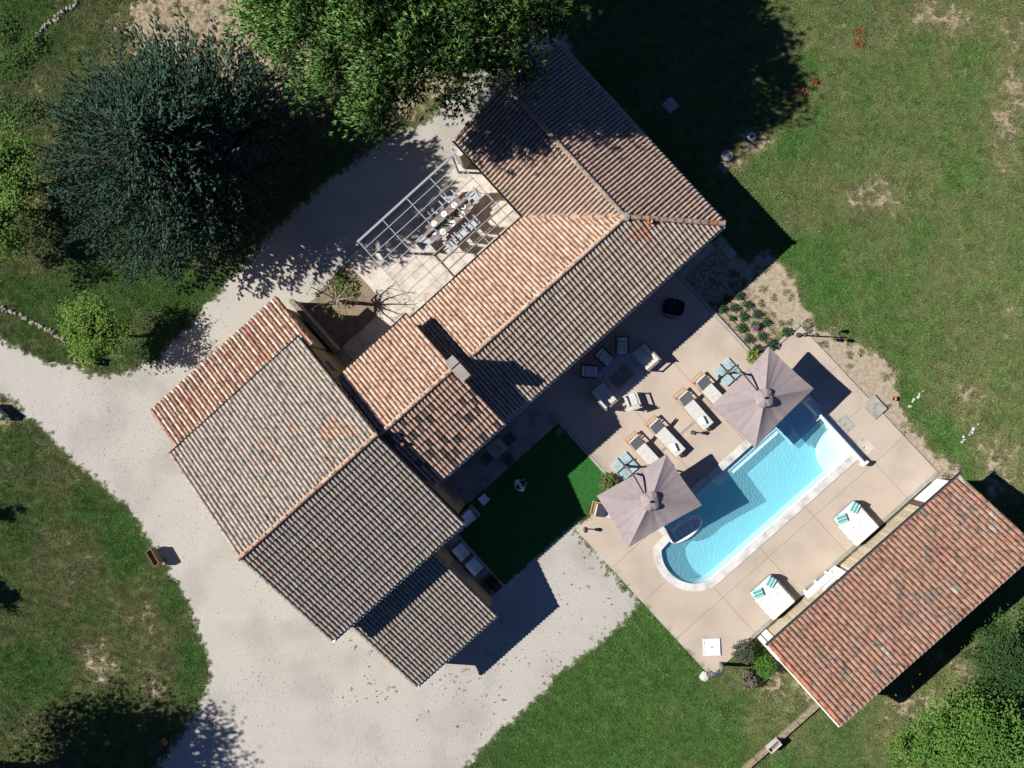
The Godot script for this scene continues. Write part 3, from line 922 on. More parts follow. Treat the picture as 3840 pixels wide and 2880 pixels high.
	slope_tiles(list, Vector3(-12.54, 2.75, -10.53), Vector3(-5.42, 2.75, -10.53), Vector3(-12.54, 3.42, -7.95), c)
	lay_tiles(r, list, c, 300, off)
	# --- annex on the south-east side
	t = thing("annex", "low annex with one grey-brown tiled slope and a few orange tiles", "annex", W(-9.7, 3.2), SITE)
	off = Vector3(9.7, 0, -3.2)
	part(t, "wall", gable_prism([[1.12, 0.0], [4.95, 0.0], [4.95, 2.17], [1.12, 3.22]], -11.85, -7.55, true), M.plaster, off)
	r = Node3D.new(); r.name = "roof"; t.add_child(r, true)
	sheet(r, "roof_deck", [Vector3(-12.0, 2.2, 5.23), Vector3(-7.45, 2.2, 5.23), Vector3(-7.45, 3.33, 1.12), Vector3(-12.0, 3.33, 1.12)], tile_mat([0.2, 0.165, 0.135], "lichen"), off)
	list = []
	var c4 := cfg(0.168, 0.325, 0.14, 0.088, [[0.49, 0.43, 0.37], [0.46, 0.4, 0.345], [0.51, 0.445, 0.38], [0.41, 0.36, 0.315], [0.56, 0.36, 0.27]], [5, 4, 3, 1.5, 0.35], "specks")
	slope_tiles(list, Vector3(-7.45, 2.2, 5.23), Vector3(-12.0, 2.2, 5.23), Vector3(-7.45, 3.33, 1.12), c4)
	lay_tiles(r, list, c4, 300, off)
	gutter(t, Vector3(-12.0, 2.14, 5.31), Vector3(-7.45, 2.14, 5.31), M.zinc, off)
	opening(t, Vector3(-7.54, 1.1, 3.0), Vector3(0.05, 1.9, 0.9), M.grey_wood, M.pale_stone, off, "door")
	# --- link block between farmhouse and long wing
	t = thing("link_block", "middle house block with salmon tiles on one slope and charred tiles on the other", "house", W(-3.6, -3.2), SITE)
	off = Vector3(3.6, 0, 3.2)
	part(t, "wall", gable_prism([[-5.72, 0.0], [-0.72, 0.0], [-0.72, 4.16], [-3.2, 4.92], [-5.72, 4.16]], -5.66, -1.9, true), M.plaster, off)
	opening(t, Vector3(-4.4, 1.15, -0.71), Vector3(1.0, 2.1, 0.05), M.dark_wood, M.pale_stone, off, "door")
	opening(t, Vector3(-2.6, 1.4, -0.71), Vector3(1.0, 1.2, 0.05), M.grey_wood, M.pale_stone, off)
	opening(t, Vector3(-3.6, 1.5, -5.73), Vector3(0.9, 1.2, 0.05), M.grey_wood, M.pale_stone, off)
	r = Node3D.new(); r.name = "roof"; t.add_child(r, true)
	var b0 := -5.56
	var b1 := -1.8
	R0 = Vector3(b0, 5.1, -3.2); R1 = Vector3(b1, 5.1, -3.2)
	sheet(r, "roof_deck", [Vector3(b0, 4.2, -6.02), Vector3(b1, 4.2, -6.02), R1, R0], tile_mat([0.3, 0.19, 0.14], "lichen"), off)
	sheet(r, "roof_deck", [R0, R1, Vector3(b1, 4.2, -0.42), Vector3(b0, 4.2, -0.42)], tile_mat([0.3, 0.19, 0.14], "lichen"), off)
	c = cfg(0.168, 0.325, 0.158, 0.085, SALMON, [4, 3, 2, 2], "lichen", 0.92)
	list = []
	slope_tiles(list, Vector3(b0, 4.2, -6.02), Vector3(b1, 4.2, -6.02), R0, c)
	lay_tiles(r, list, c, 150, off)
	c2 = cfg(0.168, 0.325, 0.14, 0.088, [[0.6, 0.41, 0.31], [0.64, 0.45, 0.345], [0.52, 0.38, 0.3], [0.14, 0.115, 0.1], [0.26, 0.2, 0.165]], [4, 3, 2.5, 1.4, 1.2], "specks")
	list = []
	slope_tiles(list, Vector3(b1, 4.2, -0.42), Vector3(b0, 4.2, -0.42), R1, c2)
	lay_tiles(r, list, c2, 150, off)
	var rm := [tile_mat([0.6, 0.42, 0.32], "lichen"), tile_mat([0.56, 0.39, 0.3], "lichen"), tile_mat([0.62, 0.47, 0.37], "lichen")]
	ridge_tiles(r, R0 + Vector3(0, 0.05, 0), R1 + Vector3(0, 0.05, 0), rm, off)
	gutter(t, Vector3(b0 + 0.4, 4.14, -6.1), Vector3(b1, 4.14, -6.1), M.dark_metal, off)
	gutter(t, Vector3(b0 + 0.4, 4.14, -0.34), Vector3(b1, 4.14, -0.34), M.zinc, off)
	# chimney astride the ridge end
	var ch := Node3D.new(); ch.name = "chimney"; t.add_child(ch, true)
	mb = MB.new()
	mb.box(Vector3(-1.69, 4.95, -3.03), Vector3(0.36, 1.1, 0.94))
	part(ch, "chimney_stack", mb, M.plaster, off)
	mb = MB.new()
	mb.rbox(Vector3(-1.69, 5.53, -3.36), Vector3(0.42, 0.07, 0.36), 0.012)
	part(ch, "cap_slab", mb, M.concrete, off)
	mb = MB.new()
	mb.rbox(Vector3(-1.69, 5.58, -2.82), Vector3(0.42, 0.07, 0.6), 0.012)
	part(ch, "cap_slab", mb, M.concrete, off)
	mb = MB.new()
	mb.tube([Vector3(-5.2, 4.55, -2.35), Vector3(-5.2, 5.15, -2.35)], [0.06, 0.06], 10)
	part(t, "vent_pipe", mb, tile_mat([0.46, 0.24, 0.15], "lichen"), off)
	# --- long wing with its return: L-shaped roof with hip and valley
	t = thing("long_wing", "L-shaped single-storey wing with salmon and brown tiled roofs meeting at a hip", "house", W(4.5, -3.4), SITE)
	off = Vector3(-4.5, 0, 3.4)
	part(t, "wall", gable_prism([[-5.7, 0.0], [-0.75, 0.0], [-0.75, 3.05], [-3.19, 3.82], [-5.7, 3.05]], -1.9, 7.1, true), M.plaster, off)
	part(t, "wall", gable_prism([[4.65, 0.0], [9.7, 0.0], [9.7, 3.05], [7.12, 3.82], [4.65, 3.05]], -10.2, -3.3, false), M.plaster, off)
	mb = MB.new()
	mb.box(Vector3(8.36, 1.5, -2.02), Vector3(2.66, 3.0, 2.56))
	part(t, "wall", mb, M.plaster, off)
	for q in [[1.0, 1.0], [3.4, 1.3], [6.0, 1.2]]: opening(t, Vector3(q[0], 1.15, -0.74), Vector3(q[1], 2.1, 0.05), M.grey_wood, M.pale_stone, off, "door")
	for q in [[0.6, 1.0], [2.6, 1.3]]: opening(t, Vector3(q[0], 1.15, -5.71), Vector3(q[1], 2.1, 0.05), M.grey_wood, M.pale_stone, off, "door")
	r = Node3D.new(); r.name = "roof"; t.add_child(r, true)
	var w0 := -1.88
	R0 = Vector3(w0, 4.0, -3.19)
	var J := Vector3(7.1, 4.0, -3.19)
	var NW0 := Vector3(w0, 3.1, -6.0)
	var VC := Vector3(4.35, 3.1, -6.0)
	var SE0 := Vector3(w0, 3.1, -0.43)
	var HC := Vector3(9.99, 3.1, -0.43)
	var G0 := Vector3(4.35, 3.1, -10.35)
	var GR := Vector3(7.12, 4.0, -10.35)
	var G1 := Vector3(10.0, 3.1, -10.35)
	sheet(r, "roof_deck", [NW0, VC, J, R0], tile_mat([0.3, 0.19, 0.14], "lichen"), off)
	sheet(r, "roof_deck", [R0, J, HC, SE0], tile_mat([0.3, 0.19, 0.14], "lichen"), off)
	sheet(r, "roof_deck", [G0, GR, J, VC], tile_mat([0.3, 0.19, 0.14], "lichen"), off)
	sheet(r, "roof_deck", [GR, G1, HC, J], tile_mat([0.3, 0.19, 0.14], "lichen"), off)
	c = cfg(0.168, 0.325, 0.158, 0.085, SALMON, [4, 3, 2.5, 2], "lichen", 0.92)
	list = []
	slope_tiles(list, NW0, VC + Vector3(2.73, 0, 0), R0, c, func(a: float, b: float) -> bool: return a + w0 < 4.35 + b * 0.98 - 0.1)
	lay_tiles(r, list, c, 80, off)
	c2 = cfg(0.168, 0.325, 0.14, 0.088, [[0.53, 0.42, 0.34], [0.48, 0.385, 0.315], [0.56, 0.45, 0.37], [0.4, 0.335, 0.285], [0.53, 0.5, 0.44], [0.52, 0.28, 0.2]], [5, 4, 3, 2, 0.7, 0.05], "specks")
	var reds := [Vector2(7.1, -2.7), Vector2(7.3, -2.4), Vector2(7.2, -2.0), Vector2(7.45, -2.2), Vector2(7.0, -2.3), Vector2(7.5, -2.5)]
	c2.spot = func(o: Vector3) -> int:
		for s in reds:
			if absf(o.x - s.x) < 0.11 and absf(o.z - s.y) < 0.19: return 5
		return -1
	list = []
	slope_tiles(list, HC, SE0, Vector3(HC.x, 4.0, -3.19), c2, func(a: float, b: float) -> bool: return HC.x - a < HC.x - b * 1.045 - 0.04)
	lay_tiles(r, list, c2, 110, off)
	var c5 := cfg(0.168, 0.325, 0.14, 0.088, [[0.5, 0.37, 0.285], [0.45, 0.335, 0.26], [0.54, 0.41, 0.32], [0.38, 0.295, 0.235], [0.5, 0.44, 0.35]], [5, 4, 3, 1.5, 0.8], "specks")
	list = []
	slope_tiles(list, VC + Vector3(0, 0, 2.78), G0, Vector3(7.12, 4.0, VC.z + 2.78), c5, func(a: float, b: float) -> bool: return VC.z + 2.78 - a < VC.z + b * 1.014 - 0.1)
	lay_tiles(r, list, c5, 60, off)
	list = []
	var c6 := cfg(0.168, 0.325, 0.14, 0.088, [[0.54, 0.4, 0.32], [0.5, 0.37, 0.295], [0.57, 0.43, 0.345], [0.4, 0.31, 0.255]], [5, 4, 3, 1.5], "specks")
	slope_tiles(list, G1, Vector3(10.0, 3.1, -0.43), Vector3(7.12, 4.0, -10.35), c6, func(a: float, b: float) -> bool: return -10.35 + a < -0.43 - b * 0.958 - 0.04)
	lay_tiles(r, list, c6, 50, off)
	ridge_tiles(r, R0 + Vector3(0.9, 0.05, 0), J + Vector3(0, 0.05, 0), rm, off)
	ridge_tiles(r, GR + Vector3(0, 0.05, 0), J + Vector3(0, 0.05, 0), [tile_mat([0.4, 0.31, 0.24], "specks"), tile_mat([0.46, 0.36, 0.28], "specks"), tile_mat([0.33, 0.27, 0.22], "specks")], off)
	ridge_tiles(r, J + Vector3(0.15, 0.02, 0.15), HC + Vector3(0, 0.06, 0), [tile_mat([0.55, 0.39, 0.29], "lichen"), tile_mat([0.5, 0.36, 0.27], "lichen"), tile_mat([0.58, 0.24, 0.1], "lichen"), tile_mat([0.47, 0.35, 0.27], "lichen")], off, 0.22, 0.11, "hip_tile")
	# valley lined with smooth mortar
	mb = MB.new()
	var vd := (J - VC).normalized()
	var vx := vd.cross(Vector3.UP).normalized()
	mb.quad(VC - vx * 0.13 + Vector3(0, 0.05, 0), VC + Vector3(0, 0.035, 0), J + Vector3(0, 0.035, 0), J - vx * 0.13 + Vector3(0, 0.05, 0))
	mb.quad(VC + Vector3(0, 0.035, 0), VC + vx * 0.13 + Vector3(0, 0.05, 0), J + vx * 0.13 + Vector3(0, 0.05, 0), J + Vector3(0, 0.035, 0))
	part(r, "valley_lining", mb, tile_mat([0.56, 0.36, 0.28], "lichen"), off)
	mb = MB.new()
	mb.lathe(Vector3(7.1, 4.0, -3.19), [[0.19, 0.0], [0.17, 0.1], [0.08, 0.14], [0.0, 0.15]], 10)
	part(r, "mortar_cap", mb, M.slab, off)
	mb = MB.new()
	mb.lathe(Vector3(7.72, 3.72, -2.42), [[0.1, 0.0], [0.1, 0.26], [0.075, 0.26], [0.06, 0.2], [0.0, 0.18]], 14)
	part(r, "vent_pot", mb, tile_mat([0.58, 0.27, 0.13], "lichen"), off)
	gutter(t, SE0 + Vector3(0.1, -0.06, 0.08), HC + Vector3(0, -0.06, 0.08), M.zinc, off)
	gutter(t, G1 + Vector3(0.08, -0.06, 0), HC + Vector3(0.08, -0.06, 0), M.zinc, off)
	gutter(t, NW0 + Vector3(0, -0.06, -0.08), VC + Vector3(-0.08, -0.06, -0.08), M.dark_metal, off)
	gutter(t, G0 + Vector3(-0.08, -0.06, 0), VC + Vector3(-0.08, -0.06, -0.08), M.dark_metal, off)
	for q in [SE0, HC + Vector3(-0.1, 0, 0)]: downpipe(t, Vector3(q.x + 0.2, 3.0, -0.68), M.zinc, off)

func make_pool_house() -> void:
	var t := thing("pool_house", "long pool house with red-brown mono-pitch tiled roof and straw-clad front", "pool house", W(5.2, 15.4), SITE)
	var off := Vector3(-5.2, 0, -15.4)
	part(t, "wall", gable_prism([[13.9, 0.0], [17.05, 0.0], [17.05, 3.16], [13.9, 2.2]], 0.12, 10.3, true), M.white_wall, off)
	var r := Node3D.new(); r.name = "roof"; t.add_child(r, true)
	sheet(r, "roof_deck", [Vector3(0.0, 2.2, 13.56), Vector3(10.42, 2.2, 13.56), Vector3(10.42, 3.3, 17.24), Vector3(0.0, 3.3, 17.24)], tile_mat([0.16, 0.08, 0.06], "lichen"), off)
	var c := cfg(0.2, 0.35, 0.185, 0.06, [[0.4, 0.225, 0.165], [0.36, 0.205, 0.155], [0.43, 0.26, 0.195], [0.37, 0.25, 0.2], [0.24, 0.195, 0.17], [0.46, 0.4, 0.34], [0.5, 0.21, 0.125]], [5, 4, 3, 2.5, 0.6, 0.12, 0.0])
	c.spot = func(o: Vector3) -> int:
		if o.x < 0.22: return 6
		if o.z < 14.5 and o.x < 3.0 and rng.randf() < 0.7: return 0
		return -1
	var list := []
	slope_tiles(list, Vector3(0.0, 2.2, 13.56), Vector3(10.42, 2.2, 13.56), Vector3(0.0, 3.3, 17.24), c)
	lay_tiles(r, list, c, 300, off)
	var mb := MB.new()
	mb.box(Vector3(5.2, 3.22, 17.26), Vector3(10.46, 0.14, 0.045))
	part(r, "top_edge", mb, M.slab, off)
	mb = MB.new()
	mb.box(Vector3(-0.06, 2.66, 15.4), Vector3(0.05, 0.2, 3.9), Basis(Vector3.RIGHT, -atan2(1.1, 3.68)))
	part(r, "verge_board", mb, M.white_wall, off)
	gutter(t, Vector3(-0.05, 2.16, 13.48), Vector3(10.55, 2.16, 13.48), M.dark_metal, off, 0.06)
	mb = MB.new()
	mb.box(Vector3(5.2, 2.14, 13.59), Vector3(10.4, 0.12, 0.04))
	part(t, "fascia", mb, M.white_wall, off)
	# front: upright straw-coloured boards with white doors and a window between them
	var x := 0.45
	var free := func(a: float) -> bool: return (a > 8.6 and a < 10.35) or (a > 3.3 and a < 4.6)
	while x < 8.6:
		if not free.call(x):
			mb = MB.new()
			var h := rnd(2.0, 2.08)
			mb.box(Vector3(x + 0.07, 0.05 + h / 2, 13.875 + rnd(-0.006, 0.006)), Vector3(0.128, h, 0.03))
			part(t, "cladding_board", mb, [M.straw_a, M.straw_b, M.straw_c][rng.randi() % 3], off)
		x += 0.137
	for k in 3:
		mb = MB.new()
		mb.box(Vector3(9.13 + 0.44 * k, 1.06, 13.86), Vector3(0.42, 2.0, 0.06))
		part(t, "white_door", mb, M.white_plastic, off)
	mb = MB.new()
	mb.box(Vector3(8.75, 1.06, 13.87), Vector3(0.28, 2.0, 0.04))
	part(t, "brown_shutter", mb, M.brown_door, off)
	opening(t, Vector3(3.72, 1.35, 13.87), Vector3(0.62, 0.9, 0.05), M.grey_metal, M.white_plastic, off, "window")
	mb = MB.new()
	mb.box(Vector3(4.3, 1.06, 13.8), Vector3(0.34, 2.0, 0.16))
	part(t, "white_pier", mb, M.white_wall, off)
	mb = MB.new()
	mb.box(Vector3(0.28, 1.06, 13.85), Vector3(0.3, 2.0, 0.1))
	part(t, "white_pier", mb, M.white_wall, off)
	mb = MB.new()
	mb.box(Vector3(-0.02, 1.0, 14.1), Vector3(0.2, 2.0, 0.5))
	part(t, "white_pier", mb, M.white_wall, off)
	# white bench against the front
	var b := thing("white_bench", "plain white masonry bench against the straw-clad pool house front", "bench", W(3.37, 13.72, 0.05), SITE)
	mb = MB.new()
	mb.rbox(Vector3(0, 0.42, 0), Vector3(1.5, 0.06, 0.27), 0.015)
	part(b, "seat", mb, M.white_wall)
	for k in [-0.6, 0.0, 0.6]:
		mb = MB.new()
		mb.box(Vector3(k, 0.2, 0.01), Vector3(0.12, 0.39, 0.22))
		part(b, "leg", mb, M.white_wall)

# ------------------------------------------------------------------ terrace furniture
func make_lounger(label: String, group: String) -> Node3D:   # head towards -z, foot towards +z
	var t := thing("sun_lounger", label, "sun lounger", Vector3.ZERO, 0.0, group)
	for s in [-1, 1]:
		var b := MB.new()
		b.rbox(Vector3(0.29 * s, 0.27, 0.0), Vector3(0.045, 0.07, 2.0), 0.01)
		part(t, "side_rail", b, M.teak)
		for z in [-0.85, 0.85]:
			var l := MB.new()
			l.rbox(Vector3(0.29 * s, 0.12, z), Vector3(0.05, 0.24, 0.06), 0.008)
			part(t, "leg", l, M.teak)
	for z in [-0.98, -0.86, -0.74, 0.98]:
		var b := MB.new()
		b.rbox(Vector3(0, 0.28, z), Vector3(0.54, 0.03, 0.05), 0.008)
		part(t, "slat", b, M.teak)
	var B := Basis(Vector3.RIGHT, deg_to_rad(46.0))      # raised back
	var br := Node3D.new(); br.name = "backrest"; t.add_child(br, true)
	br.position = Vector3(0, 0.32, -0.36)
	for k in 6:
		var b := MB.new()
		b.rbox(B * Vector3(0, -0.03, -0.08 - k * 0.115), Vector3(0.54, 0.022, 0.06), 0.006, B)
		part(br, "back_slat", b, M.teak)
	for s in [-1, 1]:
		var b := MB.new()
		b.rbox(B * Vector3(0.25 * s, -0.05, -0.34), Vector3(0.035, 0.03, 0.74), 0.006, B)
		part(br, "back_rail", b, M.teak)
	var mb := MB.new()
	mb.rbox(B * Vector3(0, 0.03, -0.35), Vector3(0.54, 0.07, 0.72), 0.03, B)
	part(br, "back_cushion", mb, M.white_cloth)
	mb = MB.new()
	mb.rbox(Vector3(0, 0.345, 0.32), Vector3(0.55, 0.075, 1.36), 0.03)
	part(t, "mattress", mb, M.white_cloth)
	return t

func make_towel(at: Vector3, turn: float, label: String) -> void:
	var t := thing("rolled_towel", label, "towel", at, turn, "rolled towels on the loungers")
	var mb := MB.new()
	mb.tube([Vector3(-0.17, 0.06, 0), Vector3(-0.16, 0.06, 0), Vector3(0.16, 0.06, 0), Vector3(0.17, 0.06, 0)], [0.045, 0.06, 0.06, 0.045], 10)
	part(t, "towel_roll", mb, M.bright_cloth)
	mb = MB.new()
	mb.rbox(Vector3(0, 0.008, -0.13), Vector3(0.32, 0.02, 0.18), 0.008)
	part(t, "towel_flap", mb, M.bright_cloth)

func make_armchair(width: float, called: String, label: String, category: String, at: Vector3, turn: float, cushion: int, fm: Material, group := "") -> Node3D:   # faces +z
	var t := thing(called, label, category, at, turn, group)
	var w := width / 2
	for s in [-1, 1]:
		for z in [-0.3, 0.3]:
			var b := MB.new()
			b.rbox(Vector3(w * s, 0.28, z), Vector3(0.05, 0.56, 0.05), 0.008)
			part(t, "leg", b, fm)
		var a := MB.new()
		a.rbox(Vector3(w * s, 0.57, 0.0), Vector3(0.07, 0.035, 0.7), 0.01)
		part(t, "armrest", a, fm)
	var f := MB.new()
	f.rbox(Vector3(0, 0.27, 0.32), Vector3(width, 0.06, 0.04), 0.008)
	f.rbox(Vector3(0, 0.27, -0.3), Vector3(width, 0.06, 0.04), 0.008)
	part(t, "seat_frame", f, fm)
	var bk := MB.new()
	bk.rbox(Vector3(0, 0.72, -0.35), Vector3(width + 0.04, 0.05, 0.045), 0.01)
	for k in int(width / 0.14): bk.rbox(Vector3(-w + 0.1 + k * 0.14, 0.5, -0.34), Vector3(0.04, 0.42, 0.025), 0.005)
	part(t, "back_frame", bk, fm)
	var mb := MB.new()
	mb.rbox(Vector3(0, 0.37, 0.03), Vector3(width - 0.06, 0.14, 0.64), 0.05)
	part(t, "seat_cushion", mb, M.white_cloth)
	mb = MB.new()
	mb.rbox(Vector3(0, 0.56, -0.25), Vector3(width - 0.08, 0.36, 0.13), 0.05, Basis(Vector3.RIGHT, -0.2))
	part(t, "back_cushion", mb, M.white_cloth)
	if cushion:
		var c := thing("cushion", "patterned lilac cushion on the " + ["", "armchair between wall and long seat", "middle armchair by the wall", "armchair nearest the lawn"][cushion], "cushion", at + Basis(Vector3.UP, turn) * Vector3(0, 0.45, -0.11), turn)
		mb = MB.new()
		mb.rbox(Vector3(0, 0.11, 0), Vector3(0.44, 0.28, 0.12), 0.055, Basis(Vector3.RIGHT, -0.5))
		part(c, "cushion_cover", mb, M.lilac)
	return t

func face(from: Vector2, to: Vector2) -> float:   # turn in the site frame so that local +z looks from one spot to another
	var d := to - from
	return SITE + atan2(d.x, d.y)

func make_terrace_things() -> void:
	# loungers
	var names := ["white-cushioned teak lounger next to the parasol base by the planting bed", "teak lounger with rolled towel, beside the one near the planting bed", "teak lounger with rolled towel, beside the one whose foot lies under a parasol", "teak lounger with its foot under the parasol nearest the artificial lawn"]
	var spots := [[5.52, 4.62], [4.47, 4.62], [2.77, 4.68], [1.66, 4.62]]
	var proto: Node3D
	for k in 4:
		var l: Node3D
		if k == 0:
			proto = make_lounger(names[0], "teak sun loungers on the pool terrace"); l = proto
		else: l = copy(proto, Vector3.ZERO, 0, names[k])
		l.position = W(spots[k][0], spots[k][1], 0.05); l.rotation.y = SITE + rnd(-0.03, 0.03)
	var l5 := copy(proto, Vector3.ZERO, 0, "teak lounger mostly hidden beneath a parasol, by the gravel corner")
	var q := SV(2240, 1925, 0.3)
	l5.position = W(q.x + 0.55, q.y + 0.45, 0.05); l5.rotation.y = PI / 2 - 0.22
	make_towel(W(4.47, 5.25, 0.43), SITE + 1.3, "white rolled towel on the lounger near the planting bed's neighbour")
	make_towel(W(2.77, 5.3, 0.43), SITE + 1.25, "white rolled towel on the lounger beside the half-covered one")
	# cantilever parasols
	for k in 2:
		var bu := 6.67 if k == 0 else 0.62
		var bv := 4.45 if k == 0 else 4.52
		var t := thing("cantilever_parasol", "taupe cantilever parasol over the pool's cover end" if k == 0 else "taupe cantilever parasol over the rounded pool end", "parasol", W(bu, bv, 0.05), SITE, "taupe cantilever parasols")
		var mb: MB
		for i in 4:
			mb = MB.new()
			var sx := 1 if i % 2 else -1
			var sz := 1 if i / 2 else -1
			mb.rbox(Vector3(0.235 * sx, 0.05, 0.235 * sz), Vector3(0.44, 0.1, 0.44), 0.03)
			part(t, "base_tank", mb, M.tank)
		mb = MB.new()
		mb.box(Vector3(0, 0.11, 0), Vector3(0.98, 0.03, 0.045)); mb.box(Vector3(0, 0.112, 0), Vector3(0.045, 0.03, 0.98))
		part(t, "base_cross", mb, M.dark_metal)
		mb = MB.new()
		mb.lathe(Vector3(0, 0.1, 0), [[0.11, 0.0], [0.11, 0.1], [0.06, 0.14], [0.06, 0.5]], 14)
		part(t, "mast_foot", mb, M.dark_metal)
		var apex := Vector3(-0.07, 2.66, 1.45) if k == 0 else Vector3(-0.24, 2.66, 1.42)
		var top := Vector3(apex.x * 0.2, 2.35, 0.22)
		mb = MB.new()
		mb.tube([Vector3(0, 0.4, 0), Vector3(0.0, 1.5, -0.04), top], [0.042, 0.042, 0.04], 10)
		part(t, "mast", mb, M.grey_metal)
		mb = MB.new()
		mb.tube([top + Vector3(0, 0.02, -0.1), top + Vector3(0, 0.06, 0.05), Vector3(apex.x, 2.48, apex.z - 0.3), Vector3(apex.x, 2.45, apex.z)], [0.035, 0.035, 0.03, 0.03], 8)
		part(t, "arm", mb, M.dark_metal)
		mb = MB.new()
		mb.rbox(Vector3(0.07, 1.15, 0.0), Vector3(0.1, 0.16, 0.1), 0.02)
		var cb := part(t, "crank_box", mb, M.dark_metal)
		mb = MB.new()
		mb.tube([Vector3(0.12, 1.15, 0), Vector3(0.2, 1.15, 0), Vector3(0.2, 1.05, 0)], [0.012, 0.012, 0.012], 6)
		part(cb, "crank_handle", mb, M.black)
		# canopy: four sagging sails with a vent cap on top
		var cor: Array
		if k == 0: cor = [Vector2(8.29, 4.57), Vector2(8.48, 7.07), Vector2(5.06, 7.28), Vector2(4.85, 4.82)]
		else: cor = [Vector2(2.19, 5.06), Vector2(1.86, 7.58), Vector2(-1.59, 6.87), Vector2(-1.12, 4.42)]
		mb = MB.new()
		var N := 12
		for i in 4:
			var A := Vector3(cor[i].x - bu, 1.93, cor[i].y - bv)
			var B := Vector3(cor[(i + 1) % 4].x - bu, 1.93, cor[(i + 1) % 4].y - bv)
			var f := func(s: float, w: float) -> Vector3:   # s 0 at the apex .. 1 at the hem, w along the hem
				var e := A.lerp(B, w)
				var side := 4.0 * w * (1.0 - w)
				e += (apex - e).normalized() * 0.05 * side * s
				var p := apex.lerp(e, s)
				p.y -= 0.07 * sin(PI * s) * side + 0.012 * side * s * sin(w * 31.0 + i * 2.0)
				return p
			for a in N:
				for b in N:
					mb.quad(f.call(float(a) / N, float(b + 1) / N), f.call(float(a) / N, float(b) / N), f.call(float(a + 1) / N, float(b) / N), f.call(float(a + 1) / N, float(b + 1) / N))
			# hem
			for b in N:
				var p: Vector3 = f.call(1.0, float(b) / N)
				var p2: Vector3 = f.call(1.0, float(b + 1) / N)
				mb.quad(p - Vector3(0, 0.09, 0), p2 - Vector3(0, 0.09, 0), p2, p)
		part(t, "canopy", mb, M.canopy)
		mb = MB.new()
		for i in 4:
			var A := Vector3(cor[i].x - bu, 1.93, cor[i].y - bv)
			mb.tube([apex - Vector3(0, 0.05, 0), apex.lerp(A, 0.98) - Vector3(0, 0.03, 0)], [0.012, 0.012], 5)
			var rb := part(t, "rib", mb, M.dark_metal)
			mb = MB.new()
		# wrinkled vent cap
		mb = MB.new()
		var seg := 28
		for ring in 3:
			for i in seg:
				var g := func(rr: int, ii: int) -> Vector3:
					var a := TAU * ii / seg
					var rad: float = [0.02, 0.16, 0.29, 0.36][rr] * (1.0 + 0.18 * absf(cos(2.0 * a + 0.6)))
					return apex + Vector3(cos(a) * rad, [0.075, 0.03, -0.045, -0.115][rr] + 0.007 * sin(ii * 1.7 + rr * 1.3 + k) * (1 if rr else 0), sin(a) * rad)
				mb.quad(g.call(ring, i + 1), g.call(ring, i), g.call(ring + 1, i), g.call(ring + 1, i + 1))
		part(t, "vent_cap", mb, M.canopy)
		mb = MB.new()
		mb.lathe(apex + Vector3(0, 0.08, 0), [[0.05, 0.0], [0.05, 0.05], [0.03, 0.08], [0.0, 0.085]], 12)
		part(t, "finial", mb, M.black)
	# lounge corner on a rug
	var mid := Vector2(3.2, 1.45)
	var rug := thing("rug", "pale square rug under the lounge seats, its edge in the sun", "rug", W(3.28, 1.46, 0.05), SITE)
	var mb := MB.new()
	mb.rbox(Vector3(0, 0.008, 0), Vector3(1.96, 0.016, 1.54), 0.006)
	part(rug, "rug_mat", mb, M.rug)
	var arms := [[4.02, 0.5, "cushioned wooden armchair between the house wall and the long seat"], [3.1, 0.34, "cushioned wooden armchair in the middle of the row by the house wall"], [2.2, 0.38, "cushioned wooden armchair at the end of the row nearest the lawn"], [2.72, 2.6, "white-cushioned armchair in the sun with its back to the pool"]]
	for k in 4:
		make_armchair(0.54, "armchair", arms[k][2], "armchair", W(arms[k][0], arms[k][1], 0.05 if k == 3 else 0.055), face(Vector2(arms[k][0], arms[k][1]), mid), k + 1 if k < 3 else 0, M.dark_wood if k < 3 else M.pale_stone, "lounge armchairs")
	make_armchair(1.06, "garden_sofa", "two-seat garden sofa half in the sun, beside the terrace joint", "sofa", W(4.45, 1.55, 0.05), SITE - PI / 2, 0, M.grey_wood)
	make_armchair(1.06, "garden_sofa", "two-seat garden sofa in the shade, nearest the artificial lawn", "sofa", W(1.95, 1.6, 0.05), SITE + PI / 2, 0, M.grey_wood)
	var ct := thing("coffee_table", "low coffee table on the rug with one sunlit edge", "coffee table", W(3.12, 1.5, 0.067), SITE)
	mb = MB.new(); mb.rbox(Vector3(0, 0.36, 0), Vector3(0.95, 0.04, 0.6), 0.012); part(ct, "table_top", mb, M.grey_wood)
	for k in 4:
		mb = MB.new(); mb.box(Vector3(0.42 * (1 if k % 2 else -1), 0.17, 0.25 * (1 if k / 2 else -1)), Vector3(0.05, 0.34, 0.05)); part(ct, "leg", mb, M.grey_wood)
	# basket chair by the wall
	var bc := thing("basket_chair", "black basket chair with rounded rim standing alone in the shade", "chair", W(6.74, 0.75, 0.05), SITE + 0.62)
	mb = MB.new()
	var prof := []
	for k in 29:
		var a := TAU * k / 28
		var e := 0.55
		prof.append(Vector3(signf(cos(a)) * pow(absf(cos(a)), e) * 0.37, 0.62 + 0.1 * sin(a), signf(sin(a)) * pow(absf(sin(a)), e) * 0.47))
	var rr := []
	for k in 29: rr.append(0.016)
	mb.tube(prof, rr, 6, false)
	part(bc, "rim", mb, M.grey_metal)
	mb = MB.new()
